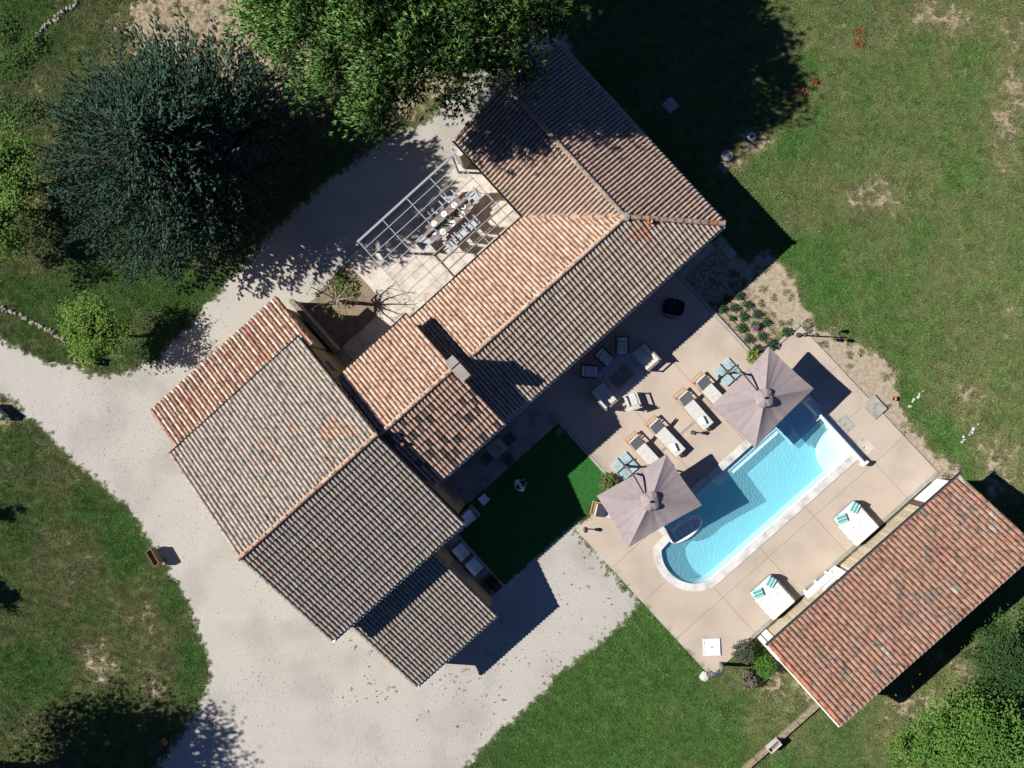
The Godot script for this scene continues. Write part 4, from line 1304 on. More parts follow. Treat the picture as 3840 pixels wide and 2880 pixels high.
	for ring in 4:
		for k in 28:
			var g := func(q2: int, i: int) -> Vector3:
				var s: float = [1.0, 0.9, 0.68, 0.4, 0.0][q2]
				var p: Vector3 = prof[i % 28]
				return Vector3(p.x * s, lerpf(p.y, 0.32, 1.0 - pow(s, 3.0)), p.z * s)
			mb.quad(g.call(ring, k), g.call(ring, k + 1), g.call(ring + 1, k + 1), g.call(ring + 1, k))
	part(bc, "woven_shell", mb, M.black)
	mb = MB.new(); mb.rbox(Vector3(0, 0.38, 0.05), Vector3(0.5, 0.1, 0.62), 0.045); part(bc, "seat_pad", mb, M.black)
	mb = MB.new()
	var base_ring := []
	var br := []
	for k in 25:
		var a := TAU * k / 24
		base_ring.append(Vector3(cos(a) * 0.42, 0.02, sin(a) * 0.42)); br.append(0.018)
	mb.tube(base_ring, br, 6, false)
	for k in 3: mb.tube([Vector3(cos(k * 2.1) * 0.42, 0.02, sin(k * 2.1) * 0.42), Vector3(cos(k * 2.1) * 0.15, 0.36, sin(k * 2.1) * 0.15)], [0.016, 0.016], 6)
	part(bc, "base_frame", mb, M.black)
	var sk := thing("white_tube", "bent white tube lying across the black basket chair", "tube", W(6.95, 0.62, 0.47), SITE + 0.9)
	mb = MB.new(); mb.tube([Vector3(0, 0, 0), Vector3(0.02, 0.02, 0.2), Vector3(-0.06, 0.02, 0.26)], [0.018, 0.018, 0.018], 7); part(sk, "tube_body", mb, M.white_plastic)
	# small bistro table under the eaves
	var bt := thing("bistro_table", "square bistro table on the walkway under the eaves", "table", W(-2.99, 0.2, 0.06), SITE)
	mb = MB.new(); mb.rbox(Vector3(0, 0.72, 0), Vector3(0.72, 0.03, 0.62), 0.01); part(bt, "table_top", mb, M.grey_metal)
	for k in 4:
		mb = MB.new(); mb.tube([Vector3(0.3 * (1 if k % 2 else -1), 0.71, 0.26 * (1 if k / 2 else -1)), Vector3(0.32 * (1 if k % 2 else -1), 0, 0.28 * (1 if k / 2 else -1))], [0.015, 0.015], 6); part(bt, "leg", mb, M.dark_metal)
	for k in 2:
		var pl := thing("straw_mat", "round orange straw mat on the bistro table, nearer the wall" if k == 0 else "round orange straw mat on the bistro table, nearer the lawn", "mat", W(-3.06 + 0.12 * k, 0.08 + 0.2 * k, 0.797), SITE)
		mb = MB.new(); mb.lathe(Vector3.ZERO, [[0.15, 0.0], [0.15, 0.012], [0.0, 0.014]], 16); part(pl, "mat_disc", mb, M.teak)
	var fch := [[-2.36, 0.25, "folding dark chair beside the bistro table, towards the pool terrace"], [-3.62, 0.22, "folding dark chair beside the bistro table, towards the farmhouse"], [-2.97, 0.88, "folding dark chair between the bistro table and the lawn"]]
	for k in 3:
		var c := thing("folding_chair", fch[k][2], "chair", W(fch[k][0], fch[k][1], 0.06), face(Vector2(fch[k][0], fch[k][1]), Vector2(-2.99, 0.2)), "folding chairs at the bistro table")
		for s in 5:
			mb = MB.new(); mb.rbox(Vector3(0, 0.45, -0.16 + s * 0.08), Vector3(0.4, 0.018, 0.06), 0.005); part(c, "seat_slat", mb, M.dark_wood)
		for s in 3:
			mb = MB.new(); mb.rbox(Vector3(0, 0.62 + s * 0.1, -0.22 - s * 0.02), Vector3(0.4, 0.06, 0.016), 0.005); part(c, "back_slat", mb, M.dark_wood)
		for s in [-1, 1]:
			mb = MB.new(); mb.tube([Vector3(0.2 * s, 0.88, -0.27), Vector3(0.2 * s, 0.44, -0.18), Vector3(0.2 * s, 0, 0.2)], [0.013, 0.013, 0.013], 6); part(c, "leg", mb, M.dark_metal)
			mb = MB.new(); mb.tube([Vector3(0.18 * s, 0.45, 0.16), Vector3(0.18 * s, 0, -0.24)], [0.013, 0.013], 6); part(c, "leg", mb, M.dark_metal)
	# white stool, white benches and planted trough by the annex
	var stl := thing("white_stool", "small square white stool on the artificial lawn edge", "stool", W(-4.93, 1.47, 0.035), SITE)
	mb = MB.new(); mb.rbox(Vector3(0, 0.42, 0), Vector3(0.38, 0.05, 0.38), 0.02); part(stl, "seat", mb, M.white_plastic)
	for k in 4:
		mb = MB.new(); mb.box(Vector3(0.15 * (1 if k % 2 else -1), 0.2, 0.15 * (1 if k / 2 else -1)), Vector3(0.05, 0.4, 0.05)); part(stl, "leg", mb, M.white_plastic)
	var wb := [[-7.15, 2.5, PI / 2, "white garden chair with dark arms beside the annex wall, nearer the house corner"], [-7.15, 3.35, PI / 2, "white garden chair with dark arms beside the annex wall, next to the planted trough"], [-6.0, 1.62, 0.0, "white garden chair with dark arms against the farmhouse corner"]]
	for k in 3:
		var c := thing("garden_chair", wb[k][3], "chair", W(wb[k][0], wb[k][1], 0.055), SITE + wb[k][2], "white garden chairs")
		mb = MB.new(); mb.rbox(Vector3(0, 0.36, 0), Vector3(0.66, 0.1, 0.42), 0.03); part(c, "seat", mb, M.white_plastic)
		mb = MB.new(); mb.rbox(Vector3(0, 0.56, -0.22), Vector3(0.66, 0.38, 0.06), 0.025, Basis(Vector3.RIGHT, -0.15)); part(c, "backrest", mb, M.white_plastic)
		for s in [-1, 1]:
			mb = MB.new(); mb.rbox(Vector3(0.36 * s, 0.5, 0.1), Vector3(0.05, 0.04, 0.34), 0.01); part(c, "armrest", mb, M.black)
			mb = MB.new(); mb.box(Vector3(0.34 * s, 0.17, 0.18), Vector3(0.04, 0.34, 0.04)); part(c, "leg", mb, M.black)
			mb = MB.new(); mb.box(Vector3(0.34 * s, 0.17, -0.18), Vector3(0.04, 0.34, 0.04)); part(c, "leg", mb, M.black)
	# lanterns
	for k in 2:
		var t := thing("bollard_lantern", "low black hexagonal lantern between the loungers" if k == 0 else "low black hexagonal lantern at the terrace corner by the gravel", "lantern", W(3.78 if k == 0 else -2.52, 5.38 if k == 0 else 5.4, 0.05), SITE, "black garden lanterns")
		lantern(t, Vector3(0, 0.38, 0), 1.0)
		mb = MB.new(); mb.lathe(Vector3.ZERO, [[0.09, 0.0], [0.09, 0.03], [0.03, 0.06], [0.025, 0.38]], 10); part(t, "post", mb, M.dark_metal)
	var lp := thing("lamp_post", "black three-headed lamp post at the upper terrace corner", "lamp post", W(10.02, 5.3, 0.05), SITE)
	mb = MB.new(); mb.lathe(Vector3.ZERO, [[0.11, 0.0], [0.11, 0.06], [0.05, 0.14], [0.035, 0.3], [0.028, 1.75], [0.0, 1.8]], 10); part(lp, "post", mb, M.dark_metal)
	for k in 3:
		var a := TAU * k / 3 + 1.3
		var d := Vector3(cos(a), 0, sin(a))
		mb = MB.new(); mb.tube([Vector3(0, 1.55, 0), d * 0.12 + Vector3(0, 1.48, 0), d * 0.26 + Vector3(0, 1.52, 0), d * 0.26 + Vector3(0, 1.6, 0)], [0.016, 0.014, 0.014, 0.014], 6)
		part(lp, "arm", mb, M.dark_metal)
		lantern(lp, d * 0.26 + Vector3(0, 1.6, 0), 1.0)
	# shower corner
	var tray := thing("shower_tray", "square white shower tray with rounded basin and drain", "shower tray", P(2669, 2426, 0.05), 0.05)
	mb = MB.new(); mb.rbox(Vector3(0, 0.02, 0), Vector3(0.78, 0.04, 0.78), 0.015); part(tray, "tray_rim", mb, M.pale_stone)
	mb = MB.new(); mb.rbox(Vector3(0, 0.035, 0), Vector3(0.64, 0.02, 0.64), 0.01); part(tray, "basin", mb, M.ceramic)
	mb = MB.new()
	for s in [-1, 1]:
		mb.rbox(Vector3(0.33 * s, 0.055, 0), Vector3(0.03, 0.03, 0.68), 0.01); mb.rbox(Vector3(0, 0.055, 0.33 * s), Vector3(0.68, 0.03, 0.03), 0.01)
	part(tray, "lip", mb, M.ceramic)
	mb = MB.new(); mb.lathe(Vector3(0, 0.045, 0), [[0.035, 0.0], [0.035, 0.006], [0.0, 0.006]], 12); part(tray, "drain", mb, M.dark_metal)
	var shw := thing("garden_shower", "curved grey solar shower column beside the grey-green bush", "shower", P(2700, 2488), 0.4)
	var tp := Basis(Vector3.UP, -0.4) * (P(2668, 2526, 1.9) - P(2700, 2488))
	mb = MB.new(); mb.tube([Vector3(0, 0, 0), tp * Vector3(0.1, 0.45, 0.1), tp * Vector3(0.35, 0.8, 0.35), tp * Vector3(0.75, 0.98, 0.75), tp], [0.09, 0.085, 0.08, 0.075, 0.06], 10); part(shw, "column", mb, M.grey_metal)
	mb = MB.new(); mb.lathe(tp - Vector3(0, 0.08, 0), [[0.09, 0.0], [0.09, 0.02], [0.03, 0.05], [0.0, 0.05]], 12); part(shw, "shower_head", mb, M.dark_metal)
	mb = MB.new(); mb.rbox(Vector3(0, 0.02, 0), Vector3(0.3, 0.04, 0.3), 0.01); part(shw, "foot_plate", mb, M.grey_metal)
	var ps := thing("pale_stone_block", "pale rough stone at the lawn's terrace corner", "stone", P(2642, 2535), 0.5)
	mb = MB.new(); rock(mb, Vector3(0, 0.06, 0), Vector3(0.42, 0.16, 0.42), 3); part(ps, "stone_body", mb, M.pale_stone)
	# double sunbeds before the pool house
	for k in 2:
		var t := thing("double_sunbed", "white double sunbed with two teal striped pillows, nearer the bench and shower" if k == 0 else "white double sunbed with two teal striped pillows, nearer the white doors", "sunbed", W(1.55 if k == 0 else 6.33, 12.84, 0.05), SITE, "white double sunbeds")
		mb = MB.new(); mb.rbox(Vector3(0, 0.16, 0), Vector3(1.2, 0.2, 1.46), 0.03); part(t, "bed_frame", mb, M.grey_metal)
		mb = MB.new(); mb.rbox(Vector3(0, 0.36, 0), Vector3(1.22, 0.2, 1.5), 0.06); part(t, "mattress", mb, M.bright_cloth)
		# loosely thrown sheet over the foot end
		mb = MB.new()
		var N := 14
		var f := func(i: int, j: int) -> Vector3:
			var x := -0.66 + 1.32 * i / N
			var z := -0.35 + 1.15 * j / N
			var y := 0.472 + 0.014 * sin(i * 1.3 + k) * sin(j * 0.9 + 1.0) + 0.008 * sin(j * 2.1)
			if absf(x) > 0.62 or z > 0.75: y -= 0.22 + 0.05 * sin(i * 1.9 + j)
			return Vector3(x * (1.0 + (0.03 if absf(x) > 0.62 else 0.0) * sin(j * 1.7)), y, z)
		for i in N:
			for j in N: mb.quad(f.call(i, j + 1), f.call(i + 1, j + 1), f.call(i + 1, j), f.call(i, j))
		part(t, "bed_sheet", mb, M.bright_cloth)
		for s in [-1, 1]:
			var pw := Node3D.new(); pw.name = "pillow"; t.add_child(pw, true)
			pw.position = Vector3(0.36 * s, 0.5, -0.58); pw.rotation.y = 0.35 * s
			for st in 5:
				mb = MB.new(); mb.rbox(Vector3(0, 0, -0.14 + st * 0.07), Vector3(0.44, 0.12, 0.068), 0.03, Basis(Vector3.RIGHT, 0.1))
				part(pw, "stripe", mb, M.teal_dark if st % 2 else M.teal_cloth)

func lantern(parent: Node3D, at: Vector3, k: float) -> void:
	var mb := MB.new()
	mb.lathe(at, [[0.03 * k, 0.0], [0.07 * k, 0.02 * k], [0.075 * k, 0.03 * k]], 6)
	var o := part(parent, "lantern_head", mb, M.dark_metal)
	mb = MB.new(); mb.lathe(at, [[0.062 * k, 0.03 * k], [0.085 * k, 0.17 * k]], 6); part(o, "glass", mb, M.glass)
	mb = MB.new(); mb.lathe(at, [[0.1 * k, 0.165 * k], [0.1 * k, 0.18 * k], [0.04 * k, 0.24 * k], [0.015 * k, 0.25 * k], [0.015 * k, 0.28 * k], [0.0, 0.285 * k]], 6); part(o, "cap", mb, M.dark_metal)

func rock(mb: MB, at: Vector3, s: Vector3, sd: int) -> void:
	var f := FastNoiseLite.new()
	f.seed = sd; f.frequency = 0.9
	var R := 6
	var Q := 9
	var g := func(i: int, j: int) -> Vector3:
		var a := PI * i / R
		var b := TAU * (j % Q) / Q
		var d := Vector3(sin(a) * cos(b), cos(a), sin(a) * sin(b))
		return at + d * s * 0.5 * (1.0 + 0.45 * f.get_noise_3dv(d * 2.0))
	for i in R:
		for j in Q: mb.quad(g.call(i + 1, j), g.call(i, j), g.call(i, j + 1), g.call(i + 1, j + 1))

# ------------------------------------------------------------------ pergola and dining
func make_dining() -> void:
	var t := thing("pergola", "slim pale metal pergola grid over the dining terrace", "pergola", W(1.25, -8.1, 0.05), SITE)
	var off := Vector3(-1.25, -0.05, 8.1)
	var mb := MB.new()
	mb.box(Vector3(1.25, 2.5, -10.05), Vector3(5.4, 0.07, 0.09))
	part(t, "front_beam", mb, M.pergola, off)
	for u in [-1.4, -0.05, 1.29, 2.57, 3.88]:
		mb = MB.new(); mb.box(Vector3(u, 2.49, -8.1), Vector3(0.036, 0.06, 3.82)); part(t, "rafter", mb, M.pergola, off)
	for k in 9:
		mb = MB.new(); mb.box(Vector3(1.25, 2.54, -9.63 + k * 0.425), Vector3(5.3, 0.03, 0.03)); part(t, "purlin", mb, M.pergola, off)
	for u in [-1.38, 3.86]:
		mb = MB.new(); mb.box(Vector3(u, 1.25, -10.05), Vector3(0.08, 2.46, 0.08)); part(t, "post", mb, M.pergola, off)
	mb = MB.new(); mb.box(Vector3(1.25, 2.48, -6.18), Vector3(5.3, 0.07, 0.04)); part(t, "wall_plate", mb, M.pergola, off)
	# stone pillar stub where the terrace meets the gable wing
	var pl := thing("stone_pillar", "short stone pillar between pergola and gable wing", "pillar", W(4.35, -10.2, 0.0), SITE)
	mb = MB.new(); mb.rbox(Vector3(0, 1.0, 0), Vector3(0.42, 2.0, 0.5), 0.03); part(pl, "pillar_shaft", mb, M.stone)
	mb = MB.new(); mb.rbox(Vector3(0, 2.04, 0), Vector3(0.5, 0.08, 0.58), 0.02); part(pl, "pillar_cap", mb, M.pale_stone)
	var tb := thing("dining_table", "long weathered plank dining table laid for eight", "table", W(2.08, -8.63, 0.053), SITE)
	for k in 6:
		mb = MB.new(); mb.rbox(Vector3(0, 0.735, -0.36 + k * 0.144), Vector3(1.96 + rnd(-0.01, 0.01), 0.035, 0.14), 0.006); part(tb, "top_plank", mb, M.grey_wood)
	for s in [-1, 1]:
		mb = MB.new(); mb.box(Vector3(1.08 * s, 0.73, 0.0), Vector3(0.2, 0.03, 0.5)); part(tb, "end_leaf", mb, M.grey_wood)
	for k in 4:
		mb = MB.new(); mb.box(Vector3(0.85 * (1 if k % 2 else -1), 0.36, 0.34 * (1 if k / 2 else -1)), Vector3(0.08, 0.72, 0.08)); part(tb, "leg", mb, M.grey_wood)
	var seats := [[2.8, -9.42], [2.08, -9.42], [1.4, -9.42], [2.77, -7.84], [2.13, -7.84], [1.5, -7.84], [3.55, -8.66], [0.62, -8.64]]
	var says := ["on the drive side, nearest the gable wing", "in the middle of the drive side", "on the drive side, nearest the garden bed", "on the house side, nearest the gable wing", "in the middle of the house side", "on the house side, nearest the garden bed", "at the table's end facing the gable wing", "at the table's end facing the garden bed"]
	var proto: Node3D
	for k in 8:
		var a := face(Vector2(seats[k][0], seats[k][1]), Vector2(seats[k][0], -8.63) if k < 6 else Vector2(2.08, -8.65))
		var l: String = "pale sling dining chair " + says[k]
		if k == 0:
			proto = thing("dining_chair", l, "chair", W(seats[k][0], seats[k][1], 0.053), a, "dining chairs round the plank table")
			mb = MB.new(); mb.rbox(Vector3(0, 0.44, 0.02), Vector3(0.42, 0.025, 0.44), 0.01); part(proto, "sling_seat", mb, M.rug)
			mb = MB.new(); mb.rbox(Vector3(0, 0.68, -0.25), Vector3(0.42, 0.44, 0.02), 0.008, Basis(Vector3.RIGHT, -0.22)); part(proto, "sling_back", mb, M.rug)
			for s in [-1, 1]:
				mb = MB.new(); mb.tube([Vector3(0.24 * s, 0.92, -0.3), Vector3(0.24 * s, 0.46, -0.2), Vector3(0.24 * s, 0, -0.26)], [0.013, 0.013, 0.013], 6); part(proto, "rear_leg", mb, M.pale_metal)
				mb = MB.new(); mb.tube([Vector3(0.24 * s, 0.0, 0.25), Vector3(0.24 * s, 0.64, 0.2)], [0.013, 0.013], 6); part(proto, "front_leg", mb, M.pale_metal)
				mb = MB.new(); mb.rbox(Vector3(0.24 * s, 0.65, -0.03), Vector3(0.045, 0.02, 0.48), 0.006); part(proto, "armrest", mb, M.pale_metal)
		else: copy(proto, W(seats[k][0], seats[k][1], 0.053), a, l)
	var plates := [[2.68, -8.88], [2.1, -8.9], [1.5, -8.88], [2.66, -8.37], [2.1, -8.36], [1.54, -8.36], [2.93, -8.6], [1.26, -8.62]]
	var where := ["drive side, gable end", "drive side, middle", "drive side, garden end", "house side, gable end", "house side, middle", "house side, garden end", "head facing the gable", "head facing the garden"]
	for k in 8:
		var pt := thing("dinner_plate", "white plate set at the table's " + where[k], "plate", W(plates[k][0], plates[k][1], 0.806), SITE, "plates on the dining table")
		mb = MB.new(); mb.lathe(Vector3.ZERO, [[0.07, 0.0], [0.135, 0.018], [0.14, 0.022], [0.13, 0.02], [0.075, 0.008], [0.0, 0.007]], 18); part(pt, "plate_dish", mb, M.ceramic)
		mb = MB.new(); mb.rbox(Vector3(0.02, 0.02, 0.0), Vector3(0.03, 0.012, 0.2), 0.004, Basis(Vector3.UP, 0.6 + k)); part(pt, "napkin_fold", mb, M.green_glass if k in [3, 6, 7] else M.white_cloth)
	for k in 8:
		var g := thing("wine_glass", "clear stemmed glass beside the plate at the " + where[k], "glass", W(plates[k][0] + (0.15 if k % 2 else -0.15), plates[k][1] + (0.1 if plates[k][1] < -8.63 else -0.1), 0.806), SITE, "glasses on the dining table")
		mb = MB.new(); mb.lathe(Vector3.ZERO, [[0.032, 0.0], [0.032, 0.004], [0.005, 0.01], [0.005, 0.09], [0.03, 0.12], [0.036, 0.16], [0.03, 0.19]], 10); part(g, "glass_bowl", mb, M.pale_metal)
	var bw := thing("fruit_bowl", "bowl of red fruit in the middle of the dining table", "bowl", W(2.14, -8.62, 0.806), SITE)
	mb = MB.new(); mb.lathe(Vector3.ZERO, [[0.05, 0.0], [0.11, 0.05], [0.12, 0.07], [0.1, 0.06], [0.0, 0.04]], 14); part(bw, "bowl_dish", mb, M.teal_dark)
	for k in 6:
		mb = MB.new(); rock(mb, Vector3(cos(k * 1.05) * 0.055, 0.075, sin(k * 1.05) * 0.055), Vector3(0.065, 0.06, 0.065), k); part(bw, "fruit", mb, M.red_food)
	for k in 5:
		var u: float = [2.42, 2.36, 1.94, 1.86, 1.74][k]
		var bo := thing("green_bottle", ["dark green bottle beside the fruit bowl, towards the gable wing", "second dark green bottle near the fruit bowl, towards the gable wing", "dark green bottle beside the fruit bowl, towards the garden bed", "second dark green bottle near the fruit bowl, towards the garden bed", "dark green bottle farthest from the fruit bowl"][k], "bottle", W(u, -8.6 + 0.05 * (k % 3), 0.806), SITE, "bottles on the dining table")
		mb = MB.new(); mb.lathe(Vector3.ZERO, [[0.036, 0.0], [0.037, 0.18], [0.013, 0.24], [0.013, 0.3], [0.0, 0.3]], 10); part(bo, "bottle_body", mb, M.green_glass)
	var sp := [[1.3, -8.62], [2.6, -8.6]]
	for k in 2:
		var gl := thing("table_greenery", "loose green sprigs laid on the table, " + ("garden end" if k == 0 else "gable end"), "sprigs", W(sp[k][0] + 0.3 * (1 - k), sp[k][1], 0.81), SITE, "green sprigs on the dining table")
		mb = MB.new(); mb.colored = true
		for i in 60: 
			mb.col = Color(rnd(0.015, 0.04), rnd(0.07, 0.13), rnd(0.02, 0.04))
			leaf(mb, Vector3(rnd(-0.2, 0.2), rnd(0.01, 0.07), rnd(-0.09, 0.09)), rnd(0.04, 0.07), 0.025)
		part(gl, "sprigs", mb, M.leaf)

# ------------------------------------------------------------------ plants
func leaf(mb: MB, at: Vector3, l: float, w: float, up := 0.5) -> void:   # a folded leaf of four triangles
	var a := rng.randf() * TAU
	var d := Vector3(cos(a), rnd(-0.5, 0.6) * up, sin(a)).normalized()
	var s := d.cross(Vector3(rnd(-0.5, 0.5), 1, rnd(-0.5, 0.5))).normalized()
	var n := s.cross(d).normalized()
	if n.y < 0: n = -n; s = -s
	var m := at + d * l * 0.45 - n * w * 0.15
	var tip := at + d * l - n * l * 0.12
	mb.tri(at, at + d * l * 0.45 + s * w * 0.5 + n * w * 0.12, m); mb.tri(at, m, at + d * l * 0.45 - s * w * 0.5 + n * w * 0.12)
	mb.tri(m, at + d * l * 0.45 + s * w * 0.5 + n * w * 0.12, tip); mb.tri(m, tip, at + d * l * 0.45 - s * w * 0.5 + n * w * 0.12)

func broadleaf(t: Node3D, H: float, R: Vector3, clumps: int, leaves: int, size: float, cols: Array, trunk_r := 0.09, low := 0.35) -> void:
	var mb := MB.new()
	var wood := MB.new()
	wood.tube([Vector3.ZERO, Vector3(rnd(-0.1, 0.1), H * 0.3, rnd(-0.1, 0.1)), Vector3(rnd(-0.1, 0.1), H * 0.62, rnd(-0.1, 0.1))], [trunk_r, trunk_r * 0.8, trunk_r * 0.4], 7)
	mb.colored = true
	for k in clumps:
		var d := Vector3(rng.randfn(), rng.randfn() * 0.8 + 0.25, rng.randfn()).normalized()
		var c := Vector3(0, H * (low + (1.0 - low) * 0.5), 0) + d * R * rnd(0.3, 1.12)
		c.y = maxf(c.y, H * low * 0.6)
		if k % 3 == 0: wood.tube([Vector3(0, H * rnd(0.25, 0.5), 0), (c + Vector3(0, H * 0.35, 0)) * 0.5, c], [trunk_r * 0.4, trunk_r * 0.28, 0.012], 5)
		var cr: float = rnd(0.2, 0.46) * R.x
		var tint: Color = cols[rng.randi() % cols.size()]
		for i in leaves:
			var e := Vector3(rng.randfn(), rng.randfn() * 0.75, rng.randfn()) * 0.5 * cr
			var b := rnd(0.75, 1.25)
			mb.col = Color(tint.r * b, tint.g * b, tint.b * b)
			leaf(mb, c + e, size * rnd(0.7, 1.3), size * 0.6)
	part(t, "trunk", wood, M.bark)
	part(t, "crown", mb, M.leaf)

func needle_tuft(mb: MB, at: Vector3, dir: Vector3, l: float, k := 5) -> void:
	for i in k:
		var d := (dir + Vector3(rnd(-1, 1), rnd(-0.5, 0.9), rnd(-1, 1)) * 0.8).normalized()
		var s := d.cross(Vector3(rnd(-1, 1), rnd(-1, 1), rnd(-1, 1))).normalized() * l * 0.11
		var n := (dir + d * 0.5).normalized()
		mb.trin(at - s, at + d * l, at + s, n, n, n)

func make_pine(base: Vector3) -> void:
	var t := thing("pine_tree", "tall spreading green pine overhanging the drive and the gable wing", "tree", base)
	var mb := MB.new()
	mb.colored = true
	var wood := MB.new()
	wood.tube([Vector3.ZERO, Vector3(0.2, 2.5, 0.1), Vector3(0.0, 5.0, 0.3), Vector3(0.2, 8.4, 0.2)], [0.38, 0.3, 0.22, 0.08], 10)
	var lobes := []
	for k in 210:
		var a := k * 2.39996 + rnd(-0.3, 0.3)
		var q := sqrt((k + 0.5) / 210.0)
		lobes.append(Vector3(cos(a) * q * 5.5, 8.4 + 0.8 * (1.0 - q * q) + rnd(-1.4, 0.7) - (0.7 if q > 0.9 else 0.0), sin(a) * q * 4.8))
	for c in lobes:
		var root := Vector3(0.1, clampf(c.y - 2.2, 2.6, 6.8), 0.2)
		var m: Vector3 = root.lerp(c, 0.55) + Vector3(rnd(-0.3, 0.3), -0.15, rnd(-0.3, 0.3))
		wood.tube([root, m, c - Vector3(0, 0.15, 0)], [0.07, 0.045, 0.018], 5)
		var out := Vector3(c.x, 0, c.z).normalized()
		var R: float = rnd(0.65, 1.0)
		var cb := rnd(0.75, 1.3)
		for s in int(230 * R * R) + 60:
			var e := Vector3(rng.randfn(), rng.randfn() * 0.5, rng.randfn()) * 0.46 * R
			e += out * absf(rng.randfn()) * 0.18
			var b := rnd(0.75, 1.25) * cb
			mb.col = Color(0.12 * b, 0.23 * b, 0.062 * b)
			needle_tuft(mb, c + e, (Vector3(0, 0.55, 0) + e / R).normalized(), rnd(0.15, 0.24), 9)
	part(t, "trunk", wood, M.bark)
	part(t, "crown", mb, M.pine_needle)

func make_spruce(base: Vector3) -> void:
	var t := thing("blue_spruce", "huge dark blue-green spruce between drive and lawn", "tree", base)
	var mb := MB.new()
	mb.colored = true
	var wood := MB.new()
	wood.tube([Vector3.ZERO, Vector3(0, 3, 0), Vector3(0, 7.9, 0)], [0.32, 0.2, 0.03], 9)
	var H := 8.2
	var y := 0.9
	while y < 8.25:
		var f := minf(y / H, 0.985)
		var R: float = 5.6 * pow(1.0 - pow(f, 2.3), 0.7)
		if y < 1.6: R *= 0.93
		var n := int(8 + R * 2.5)
		var a0 := rng.randf() * TAU
		for k in n:
			var a := a0 + TAU * k / n + rnd(-0.12, 0.12)
			var d := Vector3(cos(a), 0, sin(a))
			var L: float = R * rnd(0.82, 1.06) * (1.0 + 0.5 * d.dot(Vector3(-0.8, 0, -0.6)) * (1.0 - f))
			var side := Vector3(-d.z, 0, d.x)
			var yy := y + rnd(-0.12, 0.12)
			var bend := func(s: float) -> Vector3: return d * L * s + Vector3(0, yy + 0.25 * s - 0.55 * s * s * (1.0 - f * 0.6), 0)
			wood.tube([bend.call(0.0), bend.call(0.5), bend.call(1.0)], [0.035, 0.022, 0.006], 4, false)
			var s := 0.16
			while s < 1.0:
				for sg in [-1, 1]:
					var p0: Vector3 = bend.call(s)
					var reach: float = (0.12 + 0.42 * (1.0 - s)) * minf(1.0, L * 0.35)
					for two in (2 if reach > 0.22 else 1):
						var at: Vector3 = p0 + side * sg * reach * rnd(0.25, 1.0) + d * rnd(-0.08, 0.08)
						var dd: Vector3 = (d * rnd(0.3, 1.0) + side * sg * rnd(-0.2, 0.9) + Vector3(0, rnd(0.2, 1.0), 0)).normalized()
						var b := rnd(0.7, 1.3)
						mb.col = Color(0.038 * b, 0.082 * b, 0.05 * b)
						var l := rnd(0.16, 0.3)
						spindle(mb, at, dd, l, rnd(0.04, 0.06))
						for w in 6:
							var e2 := (dd + Vector3(rnd(-1, 1), rnd(-0.3, 0.9), rnd(-1, 1)) * 0.8).normalized()
							spindle(mb, at + dd * l * rnd(0.05, 0.8), e2, rnd(0.09, 0.16), rnd(0.022, 0.034))
				s += 0.19 / maxf(L, 0.5) + 0.006
			for e in 3:
				mb.col = Color(0.044, 0.092, 0.058)
				spindle(mb, bend.call(1.0 - e * 0.05), (d + Vector3(rnd(-0.3, 0.3), 0.35, rnd(-0.3, 0.3))).normalized(), 0.24, 0.04)
		y += 0.36
	part(t, "trunk", wood, M.bark)
	part(t, "crown", mb, M.needle)

func spindle(mb: MB, at: Vector3, d: Vector3, l: float, r: float) -> void:
	var x := d.cross(Vector3(0.3, 0.2, 1.0)).normalized()
	var y := x.cross(d)
	var m := at + d * l * 0.4
	var P3 := [m + x * r, m + y * r, m - x * r, m - y * r]
	for k in 4:
		mb.tri(at, P3[(k + 1) % 4], P3[k])
		mb.tri(P3[k], P3[(k + 1) % 4], at + d * l)

func shrub(called: String, label: String, category: String, at: Vector3, R: float, H: float, n: int, size: float, cols: Array, group := "", flower := false) -> Node3D:
	var t := thing(called, label, category, at, rng.randf() * TAU, group)
	var mb := MB.new()
	mb.colored = true
	var st := MB.new()
	for k in 7:
		var a := rng.randf() * TAU
		st.tube([Vector3.ZERO, Vector3(cos(a) * R * 0.5, H * 0.65, sin(a) * R * 0.5)], [0.012, 0.005], 4, false)
	for i in n:
		var d := Vector3(rng.randfn(), absf(rng.randfn()), rng.randfn()).normalized()
		var p := d * Vector3(R, H, R) * pow(rng.randf(), 0.45)
		var c: Color = cols[rng.randi() % cols.size()]
		var b := rnd(0.7, 1.3)
		mb.col = Color(c.r * b, c.g * b, c.b * b)
		leaf(mb, p, size * rnd(0.7, 1.4), size * 0.5, 1.0)
	part(t, "stems", st, M.bark)
	part(t, "foliage", mb, M.leaf)
	if flower:
		var fl := MB.new(); fl.colored = true
		for i in 90:
			fl.col = Color(0.28 * rnd(0.7, 1.2), 0.1, 0.34)
			leaf(fl, Vector3(rnd(0.0, 0.2), H * rnd(0.7, 1.1), rnd(0.0, 0.2)), 0.04, 0.03)
		part(t, "blossom", fl, M.leaf)
	return t

